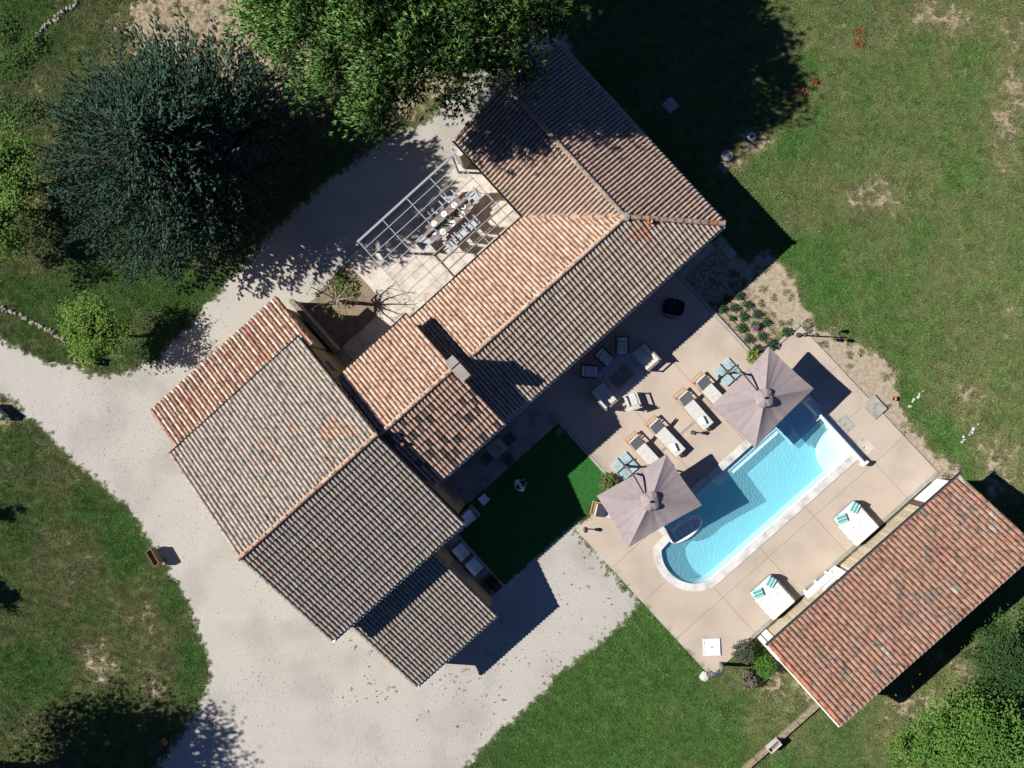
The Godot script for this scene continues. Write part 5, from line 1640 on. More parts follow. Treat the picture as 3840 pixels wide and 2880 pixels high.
func make_plants() -> void:
	make_spruce(Vector3(-14.5, 0, -9.4))
	make_pine(Vector3(-5.0, 0, -15.2))
	var p := P(355, 1240, 2.0)
	var t := thing("young_maple", "small bright green tree at the bend of the drive", "tree", Vector3(p.x, 0, p.z))
	broadleaf(t, 3.2, Vector3(1.15, 1.0, 1.15), 46, 110, 0.12, [Color(0.11, 0.2, 0.028), Color(0.135, 0.22, 0.035), Color(0.09, 0.17, 0.025)], 0.06)
	p = P(-30, 740, 2.2)
	t = thing("hazel_tree", "bright green leafy tree behind the big spruce", "tree", Vector3(p.x, 0, p.z))
	broadleaf(t, 3.4, Vector3(1.7, 1.1, 3.0), 95, 120, 0.13, [Color(0.095, 0.19, 0.028), Color(0.115, 0.205, 0.035), Color(0.075, 0.15, 0.025)], 0.08)
	p = P(3640, 2760, 2.5)
	t = thing("fig_tree", "bright green leafy tree below the pool house", "tree", Vector3(p.x, 0, p.z))
	broadleaf(t, 3.6, Vector3(2.0, 1.2, 1.7), 85, 170, 0.115, [Color(0.09, 0.19, 0.032), Color(0.11, 0.21, 0.038), Color(0.07, 0.15, 0.025)], 0.1)
	p = P(3440, 2830, 1.8)
	t = thing("fig_tree", "smaller bright tree with lime leaves at the pool house meadow's edge", "tree", Vector3(p.x, 0, p.z))
	broadleaf(t, 2.6, Vector3(1.0, 0.8, 1.0), 34, 150, 0.11, [Color(0.085, 0.165, 0.03), Color(0.11, 0.18, 0.035)], 0.07)
	p = P(3760, 2500, 1.2)
	t = thing("dense_shrub", "dense dark green thicket beyond the pool house", "shrub", Vector3(p.x, 0, p.z))
	broadleaf(t, 2.0, Vector3(1.3, 0.8, 1.9), 60, 130, 0.1, [Color(0.035, 0.085, 0.022), Color(0.045, 0.1, 0.025), Color(0.03, 0.07, 0.02)], 0.06, 0.15)
	# trees left of the picture whose shade falls into it
	t = thing("walnut_tree", "broad walnut tree shading the lawn's lower corner", "tree", P(-70, 2860))
	broadleaf(t, 9.2, Vector3(3.0, 3.1, 3.6), 190, 90, 0.2, [Color(0.05, 0.1, 0.02), Color(0.06, 0.115, 0.025)], 0.2, 0.3)
	t = thing("cypress", "slender young cypress left of the lawn", "tree", P(-290, 1905))
	broadleaf(t, 4.3, Vector3(0.35, 1.9, 0.35), 80, 60, 0.1, [Color(0.03, 0.06, 0.02), Color(0.025, 0.05, 0.018)], 0.06, 0.1)
	t = thing("garden_shrub", "rounded garden shrub left of the lawn", "shrub", P(-170, 2240))
	broadleaf(t, 2.6, Vector3(0.7, 0.9, 0.7), 30, 80, 0.12, [Color(0.04, 0.09, 0.02), Color(0.05, 0.1, 0.025)], 0.05, 0.3)
	# the green bank at the upper left
	for k in 5:
		var q: Array = [[60, 240, 0.9], [130, 170, 0.7], [20, 120, 0.8], [30, 430, 0.9], [110, 420, 0.7]][k]
		shrub("bank_shrub", ["low bright green bush on the upper left bank", "low green bush beside the rubble wall", "low green bush above the rubble wall", "low green bush next to the spruce, farther from the drive", "low green bush nearly touching the spruce"][k], "bush", P(q[0], q[1]), q[2], 0.45, 420, 0.13, [Color(0.05, 0.11, 0.02), Color(0.065, 0.13, 0.025), Color(0.04, 0.09, 0.02)], "green bushes on the bank")
	# lavender bed
	var lav := [[8.78, 2.05], [9.27, 2.34], [9.3, 2.85], [8.78, 2.56], [8.35, 2.24], [8.82, 3.12], [8.4, 2.84], [9.31, 3.41], [9.38, 3.97], [8.4, 3.44], [8.84, 4.3], [8.32, 3.98], [8.32, 4.56]]
	var gcols := [Color(0.03, 0.075, 0.03), Color(0.04, 0.09, 0.035), Color(0.025, 0.06, 0.028)]
	for k in lav.size():
		var small: float = 0.6 if k in [6, 0] else 1.0
		shrub("lavender_plant", "young dark green lavender clump in the mulched bed", "plant", W(lav[k][0], lav[k][1]), 0.2 * small * rnd(0.9, 1.1), 0.3 * small, 210, 0.07, gcols, "lavender clumps in the bed")
	shrub("flowering_plant", "light green plant with purple blossom in the lavender bed", "plant", W(8.95, 3.78), 0.22, 0.3, 190, 0.09, [Color(0.06, 0.13, 0.03), Color(0.05, 0.11, 0.03)], "", true)
	shrub("bed_plant", "dark leafy plant at the bed's corner by the lamp post", "plant", W(9.72, 4.85), 0.2, 0.3, 170, 0.1, gcols)
	shrub("bed_plant", "dark leafy plant beside the parasol's pointed corner", "plant", W(8.87, 4.85), 0.26, 0.35, 220, 0.11, gcols)
	shrub("bed_plant", "yellow-green spiky plant where bed, kerb and parasol meet", "plant", W(7.95, 4.72), 0.3, 0.42, 230, 0.16, [Color(0.16, 0.2, 0.04), Color(0.12, 0.17, 0.03), Color(0.2, 0.22, 0.05)])
	shrub("corner_shrub", "yellow-green shrub between artificial lawn and parasol", "shrub", P(2280, 1808, 0.2), 0.42, 0.5, 420, 0.13, [Color(0.1, 0.14, 0.035), Color(0.14, 0.17, 0.04), Color(0.07, 0.11, 0.03)])
	shrub("green_bush", "fresh green bush at the pool house corner", "bush", P(2865, 2490, 0.3), 0.5, 1.0, 900, 0.11, [Color(0.06, 0.14, 0.02), Color(0.075, 0.16, 0.025), Color(0.05, 0.12, 0.02)])
	shrub("grey_bush", "grey-green loose bush between shower and pool house", "bush", P(2785, 2440, 0.3), 0.5, 0.8, 620, 0.11, [Color(0.075, 0.085, 0.05), Color(0.09, 0.1, 0.065), Color(0.06, 0.07, 0.04)])
	shrub("grey_bush", "pale dry bush of twiggy stems in front of the green bush", "bush", P(2805, 2545, 0.2), 0.4, 0.55, 380, 0.14, [Color(0.14, 0.12, 0.09), Color(0.1, 0.1, 0.07), Color(0.18, 0.16, 0.12)])
	for k in 4:
		var q: Array = [[3055, 310, 0.18], [3220, 165, 0.3], [3010, 352, 0.3], [3215, 120, 0.22]][k]
		shrub("red_weed", ["tiny red-leaved weed on the shade edge in the meadow", "reddish weed patch out in the meadow", "red-leaved weed by the edge of the pine's shade", "faded reddish weed beside the larger one in the meadow"][k], "weed", P(q[0], q[1]), q[2], 0.2, 80, 0.09, [Color(0.28, 0.06, 0.03), Color(0.2, 0.09, 0.04)], "red weeds in the meadow")
	# pollarded little tree and grassy clump in the garden bed
	var b := thing("bare_tree", "almost bare pollarded tree in the garden bed by the terrace", "tree", P(1290, 1135))
	var wood := MB.new()
	wood.tube([Vector3.ZERO, Vector3(0.03, 0.7, 0.0), Vector3(0.0, 1.35, 0.05)], [0.1, 0.085, 0.075], 9)
	part(b, "trunk", wood, M.pale_bark)
	var lv := MB.new(); lv.colored = true
	for k in 9:
		var a := TAU * k / 9 + rnd(-0.2, 0.2)
		wood = MB.new()
		var l := rnd(0.7, 1.15)
		var e := Vector3(cos(a) * l, 1.35 + rnd(0.2, 0.7), sin(a) * l)
		var m := Vector3(cos(a) * l * 0.45, 1.45, sin(a) * l * 0.45)
		wood.tube([Vector3(0, 1.3, 0.04), m, e], [0.05, 0.032, 0.012], 6)
		for s in 5:
			var q := m.lerp(e, rnd(0.2, 1.0))
			var g := q + Vector3(rnd(-0.3, 0.3), rnd(0.1, 0.4), rnd(-0.3, 0.3))
			wood.tube([q, g], [0.012, 0.005], 4)
			for i in 5:
				lv.col = Color(0.16, 0.17, 0.05)
				leaf(lv, g + Vector3(rnd(-0.06, 0.06), rnd(-0.05, 0.05), rnd(-0.06, 0.06)), 0.07, 0.035)
		part(b, "branch", wood, M.pale_bark)
	part(b, "young_leaves", lv, M.leaf)
	shrub("grass_clump", "arching green grass clump beneath the bare tree", "plant", P(1295, 1090), 0.75, 0.2, 620, 0.14, [Color(0.07, 0.13, 0.035), Color(0.13, 0.15, 0.06), Color(0.19, 0.17, 0.09)])
	shrub("bed_weed", "small green plant at the terrace corner of the garden bed", "plant", P(1275, 1035), 0.3, 0.2, 180, 0.12, [Color(0.06, 0.12, 0.025)])
	shrub("trough_plant", "dark plants growing in the walled trough by the annex", "plant", W(-7.1, 4.4, 0.25), 0.35, 0.3, 250, 0.1, gcols)

func make_grass() -> void:
	# blades in loose patches, thick on the lawns and thin on bare earth
	var tuft := MB.new()
	tuft.colored = true
	for i in 34:
		var at := Vector3(rnd(-0.15, 0.15), 0, rnd(-0.15, 0.15))
		var b := rnd(0.45, 1.55)
		tuft.col = Color(b * rnd(0.9, 1.15), b, b * rnd(0.8, 1.2))
		for k in 2:
			var a := rng.randf() * TAU
			var d := Vector3(cos(a), 0, sin(a))
			var s := Vector3(-d.z, 0, d.x) * 0.012
			var tip := at + d * rnd(0.03, 0.075) + Vector3(0, rnd(0.015, 0.05), 0)
			tuft.tri(at - s, at + s, tip + s * 0.5); tuft.tri(at - s, tip + s * 0.5, tip - s * 0.5)
	var xs := []
	var cs := []
	var tries := 0
	while xs.size() < 78000 and tries < 160000:
		tries += 1
		var x := rnd(-24.8, 22.5)
		var z := rnd(-18.5, 17.5)
		var p := Vector2(x, z)
		var d := dryness(x, z) + 0.2 * n_small.get_noise_2d(x, z)
		if d > 0.45 and rng.randf() < smoothstep(0.45, 0.95, d) * 0.97: continue
		if in_hard(p): continue
		var k := rnd(0.75, 1.25) * (1.1 if d < 0.2 else 1.0)
		xs.append(Transform3D(Basis(Vector3.UP, rng.randf() * TAU).scaled(Vector3(k, k * rnd(0.7, 1.6), k)), Vector3(x, 0, z)))
		var b := rnd(0.68, 1.4)
		var g := Color(0.072, 0.17, 0.034).lerp(Color(0.175, 0.185, 0.08), clampf(d * 1.4 + rnd(-0.2, 0.2), 0.0, 1.0))
		cs.append(Color(g.r * b, g.g * b, g.b * b))
	# grass creeping over the edge of the drive
	var edge: PackedVector2Array = hard[0][1]
	for i in edge.size():
		for k in 3:
			var q := edge[i] + Vector2(rnd(-0.22, 0.22), rnd(-0.22, 0.22))
			if in_hard(q) and not Geometry2D.is_point_in_polygon(q, edge): continue
			xs.append(Transform3D(Basis(Vector3.UP, rng.randf() * TAU).scaled(Vector3.ONE * rnd(0.35, 0.8)), Vector3(q.x, 0.008, q.y)))
			var b := rnd(0.8, 1.2)
			cs.append(Color(0.15 * b, 0.185 * b, 0.075 * b))
	multi("meadow_grass", "short meadow grass growing all round the house", tuft, M.grass, xs, cs)
	# the artificial lawn's pile and weeds and stones strewn over the gravel
	xs = []; cs = []
	for i in 5000:
		var q := Vector2(rnd(-6.8, -0.32), rnd(1.24, 4.82))
		var w := W(q.x, q.y, 0.03)
		xs.append(Transform3D(Basis(Vector3.UP, rng.randf() * TAU).scaled(Vector3(0.8, 0.45, 0.8)), w))
		var b := rnd(0.8, 1.2)
		cs.append(Color(0.032 * b, 0.165 * b, 0.032 * b))
	multi("lawn_pile", "even green pile of the artificial lawn", tuft, M.grass, xs, cs)
	var peb := MB.new()
	peb.colored = true
	rock(peb, Vector3(0, 0.2, 0), Vector3(1.0, 0.6, 0.8), 5)
	xs = []; cs = []
	var poly: PackedVector2Array = hard[0][1]
	tries = 0
	while xs.size() < 9000 and tries < 90000:
		tries += 1
		var x := rnd(-24.0, 5.5)
		var z := rnd(-17.0, 17.0)
		if not Geometry2D.is_point_in_polygon(Vector2(x, z), poly): continue
		if n_mid.get_noise_2d(x * 0.6, z * 0.6) + rnd(-0.5, 0.5) < 0.0: continue
		var k := rnd(0.02, 0.05)
		xs.append(Transform3D(Basis(Vector3.UP, rng.randf() * TAU).scaled(Vector3.ONE * k), Vector3(x, 0.008, z)))
		var b := rnd(0.35, 1.2)
		cs.append(Color(0.5 * b, 0.45 * b, 0.4 * b))
	multi("loose_stones", "loose stones scattered over the gravel drive", peb, M.grass, xs, cs)
	# small weeds on the gravel near the terrace
	xs = []; cs = []
	for i in 420:
		var p := P(rnd(1560, 2330), rnd(1950, 2760))
		if rng.randf() < 0.35: p = P(rnd(1250, 1900), rnd(2380, 2640))
		if not Geometry2D.is_point_in_polygon(Vector2(p.x, p.z), poly): continue
		if n_mid.get_noise_2d(p.x, p.z) < -0.05: continue
		for j in rng.randi_range(1, 3):
			xs.append(Transform3D(Basis(Vector3.UP, rng.randf() * TAU).scaled(Vector3(0.22, 0.3, 0.22)), p + Vector3(rnd(-0.05, 0.05), 0.01, rnd(-0.05, 0.05))))
			var b := rnd(0.6, 1.2)
			cs.append(Color(0.2 * b, 0.18 * b, 0.1 * b))
	multi("gravel_weeds", "sparse dry weeds sprouting through the gravel", tuft, M.grass, xs, cs)

func multi(called: String, label: String, shape: MB, m: Material, xs: Array, cs: Array) -> void:
	var mm := MultiMesh.new()
	mm.transform_format = MultiMesh.TRANSFORM_3D
	mm.use_colors = true
	mm.mesh = shape.mesh(m)
	mm.instance_count = xs.size()
	for i in xs.size():
		mm.set_instance_transform(i, xs[i]); mm.set_instance_color(i, cs[i])
	var o := MultiMeshInstance3D.new()
	o.name = numbered(called); o.multimesh = mm
	o.set_meta("kind", "stuff"); o.set_meta("label", label); o.set_meta("category", "grass" if m == M.grass and not called.contains("stone") else "stones")
	add_child(o)

# ------------------------------------------------------------------ garden odds and ends
func trough(label: String, at: Vector3, turn: float, l: float, w: float, h: float, m: Material) -> void:
	var t := thing("planter_trough", label, "planter", at, turn, "planter troughs")
	for s in [-1, 1]:
		var mb := MB.new(); mb.rbox(Vector3(0, h / 2, (w / 2 - 0.02) * s), Vector3(l, h, 0.04), 0.008); part(t, "long_side", mb, m)
		mb = MB.new(); mb.rbox(Vector3((l / 2 - 0.02) * s, h / 2, 0), Vector3(0.04, h, w - 0.08), 0.008); part(t, "short_side", mb, m)
	var mb := MB.new(); mb.box(Vector3(0, h * 0.3, 0), Vector3(l - 0.08, h * 0.6, w - 0.08)); part(t, "soil", mb, M.soil)

func make_odds() -> void:
	trough("weathered wooden planter trough standing upright on the drive's edge", P(588, 2085, 0.2), deg_to_rad(-59), 0.78, 0.3, 0.42, M.planter_wood)
	trough("pale planter trough by the drive at the fork", P(-5, 1545, 0.2), deg_to_rad(-35), 0.9, 0.3, 0.4, M.slab)
	trough("planter trough in the walnut's shade beside the drive", P(600, 2795, 0.2), deg_to_rad(38), 0.78, 0.3, 0.35, M.planter_wood)
	trough("planter trough beneath the small bright tree", P(325, 1352, 0.2), deg_to_rad(-10), 0.8, 0.3, 0.35, M.slab)
	trough("small pale planter trough on the sleeper wall below the pool house", P(2898, 2790, 0.2), deg_to_rad(42), 0.62, 0.28, 0.3, M.pale_stone)
	trough("square planter frame at the walkway's end by the terrace", W(-0.52, 1.5, 0.03), SITE, 0.34, 0.32, 0.2, M.old_wood)
	trough("long trough of dark plants beside the annex wall", W(-7.1, 4.45, 0.02), SITE + PI / 2, 0.85, 0.55, 0.32, M.slab)
	var mb := MB.new()
	var lw := thing("sleeper_wall", "low wall of weathered timber sleepers below the pool house", "wall", W(-2.5, 17.6), SITE)
	for k in 4:
		mb = MB.new(); mb.rbox(Vector3(-2.3 + 1.2 * k + 0.55, 0.11, rnd(-0.02, 0.02)), Vector3(1.18, 0.26, 0.2), 0.02); part(lw, "sleeper", mb, M.old_wood)
	# rubble walls
	var lines := [[[310, -10], [260, 35], [200, 80], [140, 130], [128, 165]], [[-10, 1145], [70, 1180], [130, 1210], [185, 1240], [250, 1275]], [[1180, 1112], [1225, 1070], [1262, 1025], [1290, 1000]]]
	var says := ["rubble stone wall crossing the upper left bank", "rubble stone edging along the lawn beside the drive", "rubble stone edging of the garden bed"]
	for k in 3:
		var a0 := P(lines[k][0][0], lines[k][0][1])
		var t := thing("rubble_wall", says[k], "wall", a0)
		for i in lines[k].size() - 1:
			var a := P(lines[k][i][0], lines[k][i][1])
			var b := P(lines[k][i + 1][0], lines[k][i + 1][1])
			var n := int(a.distance_to(b) / 0.17)
			for j in n:
				for two in 2:
					mb = MB.new()
					rock(mb, Vector3.ZERO, Vector3(rnd(0.14, 0.26), rnd(0.12, 0.22), rnd(0.12, 0.2)), i * 50 + j * 2 + two)
					var o := part(t, "stone", mb, M.stone)
					o.position = a.lerp(b, (j + 0.5) / n) - a0 + Vector3(rnd(-0.08, 0.08), 0.05, rnd(-0.08, 0.08))
					o.rotation.y = rng.randf() * TAU
	# manholes and slabs in the meadow
	var s := thing("manhole_slab", "square concrete manhole slab in the pine's shade", "slab", P(2513, 397), SITE)
	mb = MB.new(); mb.rbox(Vector3(0, 0.05, 0), Vector3(0.5, 0.1, 0.5), 0.015); part(s, "slab_plate", mb, M.slab)
	mb = MB.new(); mb.rbox(Vector3(0, 0.06, 0), Vector3(0.56, 0.06, 0.56), 0.01); part(s, "slab_frame", mb, M.concrete)
	s = thing("manhole_cover", "round concrete cover at the edge of the shade", "cover", P(2725, 585), 0.0)
	mb = MB.new(); mb.lathe(Vector3.ZERO, [[0.27, 0.0], [0.27, 0.09], [0.25, 0.11], [0.0, 0.115]], 24); part(s, "cover_disc", mb, M.slab)
	s = thing("white_ring", "white concrete ring lying on bare earth in the meadow", "ring", P(2818, 515), 0.0)
	mb = MB.new(); mb.lathe(Vector3.ZERO, [[0.18, 0.0], [0.2, 0.08], [0.17, 0.12], [0.1, 0.12], [0.08, 0.03]], 20); part(s, "ring_body", mb, M.pale_stone)
	s = thing("manhole_slab", "rectangular concrete slab off the house corner", "slab", P(2733, 947), SITE)
	mb = MB.new(); mb.rbox(Vector3(0, 0.05, 0), Vector3(0.42, 0.1, 0.55), 0.015); part(s, "slab_plate", mb, M.slab)
	# red garden hose on its reel by the farmhouse corner
	s = thing("garden_hose", "red hose trailing from the farmhouse corner", "hose", P(1250, 1300), 0.0)
	mb = MB.new()
	var pts := []
	var rr := []
	for k in 30:
		var f := k / 29.0
		pts.append(Vector3(0.75 * f, 0.06 + 0.02 * sin(f * 9.0), -0.95 * f + 0.35 * f * f + 0.05 * sin(f * 14.0))); rr.append(0.02)
	mb.tube(pts, rr, 6)
	part(s, "hose_length", mb, M.hose)
	mb = MB.new()
	for k in 4: 
		var ring := []
		var r2 := []
		for i in 19:
			var a := TAU * i / 18
			ring.append(Vector3(cos(a) * 0.16, 0.2 + sin(a) * 0.16, -0.06 + k * 0.04)); r2.append(0.02)
		mb.tube(ring, r2, 6, false)
	part(s, "hose_coil", mb, M.hose)
	# low wall between lean-to and garden bed
	s = thing("garden_wall", "thin rough wall running from the drive to the farmhouse", "wall", W(-5.35, -9.1), SITE)
	mb = MB.new(); mb.rbox(Vector3(0, 0.55, 0), Vector3(0.18, 1.1, 2.9), 0.03); part(s, "wall_body", mb, M.stone)
	mb = MB.new(); mb.rbox(Vector3(0, 1.12, 0), Vector3(0.22, 0.05, 2.94), 0.015); part(s, "wall_coping", mb, M.old_wood)
	# irrigation lines in the lavender bed
	for k in 3:
		var t := thing("drip_line", "black drip irrigation line through the lavender bed, " + ["nearest the terrace kerb", "in the middle", "farthest from the terrace kerb"][k], "hose", W(8.36 + 0.48 * k, 3.3, 0.015), SITE, "drip lines in the bed")
		mb = MB.new(); mb.tube([Vector3(0, 0, -1.5), Vector3(0.03, 0.01, 0), Vector3(0, 0, 1.6)], [0.012, 0.012, 0.012], 5); part(t, "drip_tube", mb, M.black)
	# orange pot standing in for a bird on the sandy strip
	s = thing("bird_stand_in_pot", "small orange pot standing in for a bird on the sandy strip beside the terrace", "pot", P(3348, 1495), 0.0)
	mb = MB.new(); mb.lathe(Vector3.ZERO, [[0.06, 0.0], [0.085, 0.15], [0.1, 0.15], [0.1, 0.19], [0.08, 0.19], [0.06, 0.1], [0.0, 0.1]], 14); part(s, "pot_body", mb, tile_mat([0.5, 0.2, 0.1], "lichen"))
	for k in 2:
		var q: Array = [[3430, 1500], [3640, 1620]][k]
		var t := thing("rubble_heap", "heap of white rubble at the meadow's edge by the sandy strip" if k == 0 else "thin line of white rubble in the meadow above the pool house", "rubble", P(q[0], q[1]))
		for i in 14:
			mb = MB.new(); rock(mb, Vector3.ZERO, Vector3.ONE * rnd(0.06, 0.14), i + k * 40)
			var o := part(t, "stone", mb, M.pale_stone)
			var f := rnd(-0.5, 0.5)
			o.position = Vector3(f * 0.8 + rnd(-0.08, 0.08), 0.02, -f * 0.9 + rnd(-0.08, 0.08))

# ------------------------------------------------------------------ the person with the remote control
func capsule(p: Vector3, a: Vector3, b: Vector3, ra: float, rb: float) -> float:
	var ab := b - a
	var t := clampf((p - a).dot(ab) / ab.length_squared(), 0.0, 1.0)
	return p.distance_to(a + ab * t) - lerpf(ra, rb, t)

func skin_mesh(mb: MB, bones: Array, cell: float, blend: float) -> void:   # surface nets over smoothly joined tapered bones
	var lo := Vector3.ONE * 1e6
	var hi := -lo
	for b in bones:
		var r := maxf(b[2], b[3]) + cell * 2
		for q in [b[0], b[1]]:
			lo = lo.min(q - Vector3.ONE * r); hi = hi.max(q + Vector3.ONE * r)
	var n := Vector3i(((hi - lo) / cell).ceil()) + Vector3i.ONE
	var field := PackedFloat32Array()
	field.resize(n.x * n.y * n.z)
	var val := func(p: Vector3) -> float:
		var d := 1e3
		for b in bones:
			var e := capsule(p, b[0], b[1], b[2], b[3])
			var h := maxf(blend - absf(d - e), 0.0) / blend
			d = minf(d, e) - h * h * blend * 0.25
		return d
	for k in n.z:
		for j in n.y:
			for i in n.x: field[(k * n.y + j) * n.x + i] = val.call(lo + Vector3(i, j, k) * cell)
	var at := func(i: int, j: int, k: int) -> float: return field[(k * n.y + j) * n.x + i]
	var vert := {}
	for k in n.z - 1:
		for j in n.y - 1:
			for i in n.x - 1:
				var s := Vector3.ZERO
				var c := 0
				var pos := 0
				for e in 8:
					if field[((k + e / 4) * n.y + j + e / 2 % 2) * n.x + i + e % 2] > 0: pos += 1
				if pos == 0 or pos == 8: continue
				for e in [[0, 0, 0, 1, 0, 0], [0, 1, 0, 1, 1, 0], [0, 0, 1, 1, 0, 1], [0, 1, 1, 1, 1, 1], [0, 0, 0, 0, 1, 0], [1, 0, 0, 1, 1, 0], [0, 0, 1, 0, 1, 1], [1, 0, 1, 1, 1, 1], [0, 0, 0, 0, 0, 1], [1, 0, 0, 1, 0, 1], [0, 1, 0, 0, 1, 1], [1, 1, 0, 1, 1, 1]]:
					var f0: float = at.call(i + e[0], j + e[1], k + e[2])
					var f1: float = at.call(i + e[3], j + e[4], k + e[5])
					if (f0 > 0) != (f1 > 0):
						s += Vector3(i + e[0], j + e[1], k + e[2]).lerp(Vector3(i + e[3], j + e[4], k + e[5]), f0 / (f0 - f1)); c += 1
				vert[Vector3i(i, j, k)] = lo + s / c * cell
	var norm := func(p: Vector3) -> Vector3:
		var h := cell * 0.5
		return Vector3(val.call(p + Vector3(h, 0, 0)) - val.call(p - Vector3(h, 0, 0)), val.call(p + Vector3(0, h, 0)) - val.call(p - Vector3(0, h, 0)), val.call(p + Vector3(0, 0, h)) - val.call(p - Vector3(0, 0, h))).normalized()
	var ns := {}
	for q in vert: ns[q] = norm.call(vert[q])
	for q in vert:
		for ax in 3:
			var step := Vector3i(); step[ax] = 1
			var a := Vector3i(); a[(ax + 1) % 3] = 1
			var b := Vector3i(); b[(ax + 2) % 3] = 1
			var f0: float = at.call(q.x, q.y, q.z)
			var f1: float = at.call(q.x + step.x, q.y + step.y, q.z + step.z)
			if (f0 > 0) == (f1 > 0): continue
			var Q := [q - a - b, q - b, q, q - a]
			if not (vert.has(Q[0]) and vert.has(Q[1]) and vert.has(Q[3])): continue
			if f0 > 0: Q.reverse()
			mb.quadn(vert[Q[0]], vert[Q[1]], vert[Q[2]], vert[Q[3]], ns[Q[0]], ns[Q[1]], ns[Q[2]], ns[Q[3]])

func make_person() -> void:
	# stands on the artificial lawn, looking down at a remote control held in both hands; local +z is forwards
	var t := thing("person", "person in a pale blue shirt holding a dark remote control on the lawn", "person", W(-3.35, 2.0, 0.035), deg_to_rad(127))
	var mb := MB.new()
	var head := Vector3(0, 1.57, 0.06)
	var body := [[Vector3(0, 0.95, 0), Vector3(0, 1.2, 0), 0.135, 0.13], [Vector3(0, 1.2, 0), Vector3(0, 1.36, 0.0), 0.13, 0.12], [Vector3(-0.15, 1.38, 0), Vector3(0.15, 1.38, 0), 0.065, 0.065], [Vector3(0, 1.36, 0.0), Vector3(0, 1.5, 0.03), 0.06, 0.05]]
	for s in [-1, 1]:
		body += [[Vector3(0.17 * s, 1.37, 0), Vector3(0.23 * s, 1.1, 0.06), 0.06, 0.045], [Vector3(0.23 * s, 1.1, 0.06), Vector3(0.11 * s, 1.12, 0.28), 0.045, 0.033], [Vector3(0.09 * s, 0.92, 0), Vector3(0.1 * s, 0.5, 0.02), 0.09, 0.06], [Vector3(0.1 * s, 0.5, 0.02), Vector3(0.11 * s, 0.09, 0.0), 0.06, 0.042], [Vector3(0.11 * s, 0.05, -0.03), Vector3(0.12 * s, 0.035, 0.16), 0.045, 0.03]]
	skin_mesh(mb, body, 0.032, 0.05)
	var hd := [[head, head + Vector3(0, 0.06, -0.01), 0.085, 0.09], [head + Vector3(0, -0.07, 0.03), head + Vector3(0, -0.05, 0.04), 0.055, 0.06], [head + Vector3(0, -0.01, 0.09), head + Vector3(0, -0.035, 0.105), 0.012, 0.018]]
	for s in [-1, 1]: hd.append([head + Vector3(0.09 * s, 0.0, 0.0), head + Vector3(0.093 * s, 0.03, -0.01), 0.015, 0.018])
	skin_mesh(mb, hd, 0.016, 0.02)
	for s in [-1, 1]:
		var w := Vector3(0.11 * s, 1.12, 0.28)
		var c := Vector3(0.085 * s, 1.13, 0.35)
		var hand := [[w, c, 0.03, 0.032]]
		for f in 4:
			var k := c + Vector3((0.018 - 0.012 * f) * s, -0.01 - 0.004 * f, 0.02)
			hand += [[k, k + Vector3(-0.02 * s, -0.025, 0.025), 0.009, 0.009], [k + Vector3(-0.02 * s, -0.025, 0.025), k + Vector3(-0.045 * s, -0.02, 0.01), 0.009, 0.008]]
		hand += [[c + Vector3(-0.01 * s, 0.02, -0.02), c + Vector3(-0.035 * s, 0.035, 0.0), 0.011, 0.01], [c + Vector3(-0.035 * s, 0.035, 0.0), c + Vector3(-0.045 * s, 0.03, 0.025), 0.01, 0.008]]
		skin_mesh(mb, hand, 0.006, 0.008)
	part(t, "body", mb, M.skin)
	# clothes follow the same bones, a little thicker
	var sh := []
	for b in body.slice(0, 3): sh.append([b[0], b[1], b[2] + 0.015, b[3] + 0.015])
	for s in [-1, 1]: sh += [[Vector3(0.17 * s, 1.37, 0), Vector3(0.23 * s, 1.1, 0.06), 0.075, 0.062], [Vector3(0.23 * s, 1.1, 0.06), Vector3(0.16 * s, 1.115, 0.19), 0.06, 0.05]]
	mb = MB.new(); skin_mesh(mb, sh, 0.032, 0.05); part(t, "shirt", mb, M.shirt)
	var tr := [[Vector3(-0.06, 0.93, 0), Vector3(0.06, 0.93, 0), 0.125, 0.125]]
	for s in [-1, 1]: tr += [[Vector3(0.09 * s, 0.9, 0), Vector3(0.1 * s, 0.5, 0.02), 0.105, 0.078], [Vector3(0.1 * s, 0.5, 0.02), Vector3(0.11 * s, 0.12, 0.0), 0.078, 0.062]]
	mb = MB.new(); skin_mesh(mb, tr, 0.032, 0.04); part(t, "trousers", mb, M.jeans)
	mb = MB.new(); skin_mesh(mb, [[head + Vector3(0, 0.055, -0.03), head + Vector3(0, 0.05, -0.02), 0.098, 0.1], [head + Vector3(0, -0.01, -0.045), head + Vector3(0, 0.03, -0.04), 0.08, 0.09]], 0.014, 0.02); part(t, "hair", mb, M.hair)
	mb = MB.new()
	for s in [-1, 1]: skin_mesh(mb, [[Vector3(0.11 * s, 0.05, -0.04), Vector3(0.12 * s, 0.04, 0.17), 0.052, 0.042]], 0.016, 0.02)
	part(t, "shoes", mb, M.dark_metal)
	mb = MB.new()
	for s in [-1, 1]: mb.lathe(head + Vector3(0.034 * s, 0.015, 0.083), [[0.0, -0.008], [0.009, 0.0], [0.0, 0.008]], 8)
	part(t, "eyes", mb, M.black)
	var rc := thing("remote_control", "dark remote control held in the person's hands", "remote", t.position + Basis(Vector3.UP, t.rotation.y) * Vector3(0, 1.12, 0.37), t.rotation.y)
	mb = MB.new(); mb.rbox(Vector3(0, 0, 0), Vector3(0.13, 0.035, 0.09), 0.012); part(rc, "remote_body", mb, M.dark_metal)
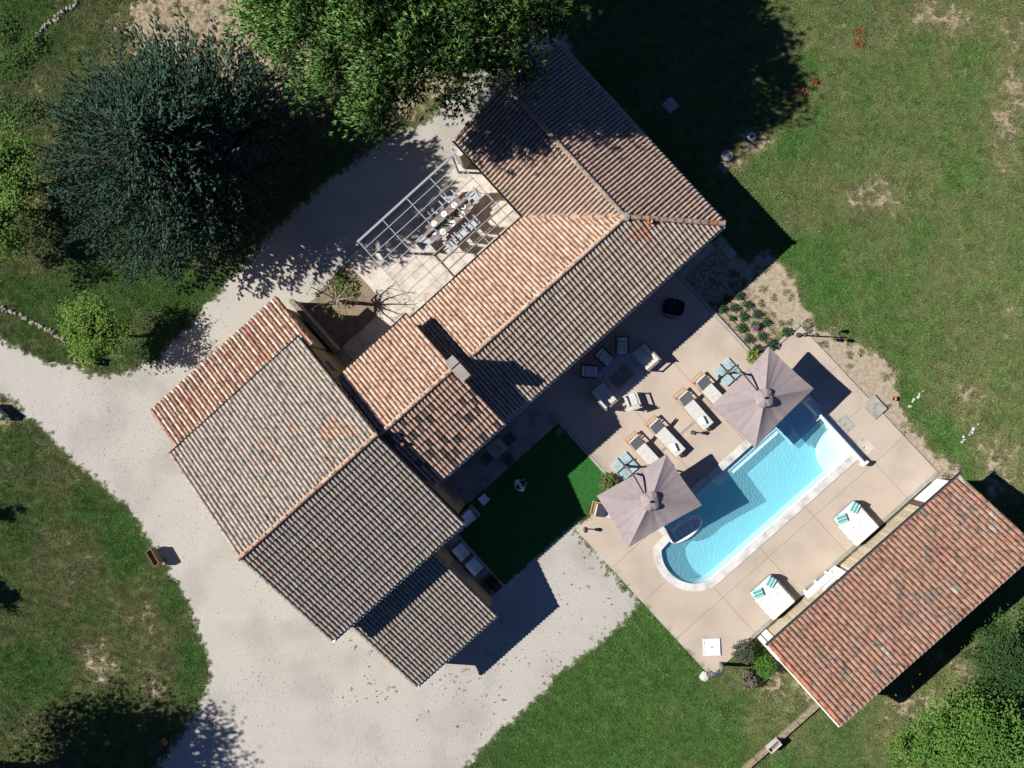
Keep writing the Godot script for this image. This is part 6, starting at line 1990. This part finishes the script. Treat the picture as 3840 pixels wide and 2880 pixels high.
	for s in [-1, 1]:
		mb = MB.new(); mb.lathe(Vector3(0.04 * s, 0.017, 0), [[0.008, 0.0], [0.006, 0.015], [0.01, 0.02], [0.0, 0.022]], 8); part(rc, "stick", mb, M.black)

# ------------------------------------------------------------------ scene
func _ready() -> void:
	rng.seed = 20240
	# camera: a drone 36 m up, looking almost straight down
	cam = Camera3D.new()
	cam.name = "camera"
	add_child(cam)
	var from := Vector3(125.0, -FOCAL, 55.0).normalized()
	var tip := Basis(Quaternion(from, Vector3.DOWN))
	cam.transform = Transform3D(tip * Basis(Vector3.RIGHT, Vector3.FORWARD, Vector3.UP), Vector3(0, CAM_H, 0))
	cam.fov = rad_to_deg(2.0 * atan(1440.0 / FOCAL))
	cam.far = 900.0
	cam.current = true
	# clear deep blue sky
	var env := Environment.new()
	env.background_mode = Environment.BG_SKY
	var sm := ProceduralSkyMaterial.new()
	sm.sky_top_color = Color(0.15, 0.25, 0.43)
	sm.sky_horizon_color = Color(0.42, 0.52, 0.62)
	sm.sky_curve = 0.12
	sm.ground_bottom_color = Color(0.2, 0.2, 0.15); sm.ground_horizon_color = Color(0.3, 0.32, 0.3)
	sm.sun_angle_max = 8.0
	env.sky = Sky.new(); env.sky.sky_material = sm
	env.background_energy_multiplier = 0.7
	env.tonemap_mode = Environment.TONE_MAPPER_LINEAR
	env.tonemap_exposure = 1.75
	env.sdfgi_enabled = true; env.ssao_enabled = true; env.ssil_enabled = true
	var we := WorldEnvironment.new()
	we.name = "world_environment"; we.environment = env
	add_child(we)
	var sun := DirectionalLight3D.new()
	sun.name = "sun"
	sun.light_energy = 1.5; sun.light_color = Color(1.0, 0.98, 0.945); sun.light_angular_distance = 0.5; sun.shadow_enabled = true
	add_child(sun)
	var el := deg_to_rad(SUN_EL)
	var az := deg_to_rad(SUN_AZ)
	sun.look_at_from_position(Vector3.ZERO, Vector3(cos(el) * cos(az), -sin(el), cos(el) * sin(az)), Vector3.UP)
	make_materials()
	make_ground()
	make_paving()
	make_pool()
	make_house()
	make_pool_house()
	make_dining()
	make_terrace_things()
	make_odds()
	make_person()
	make_plants()
	make_grass()
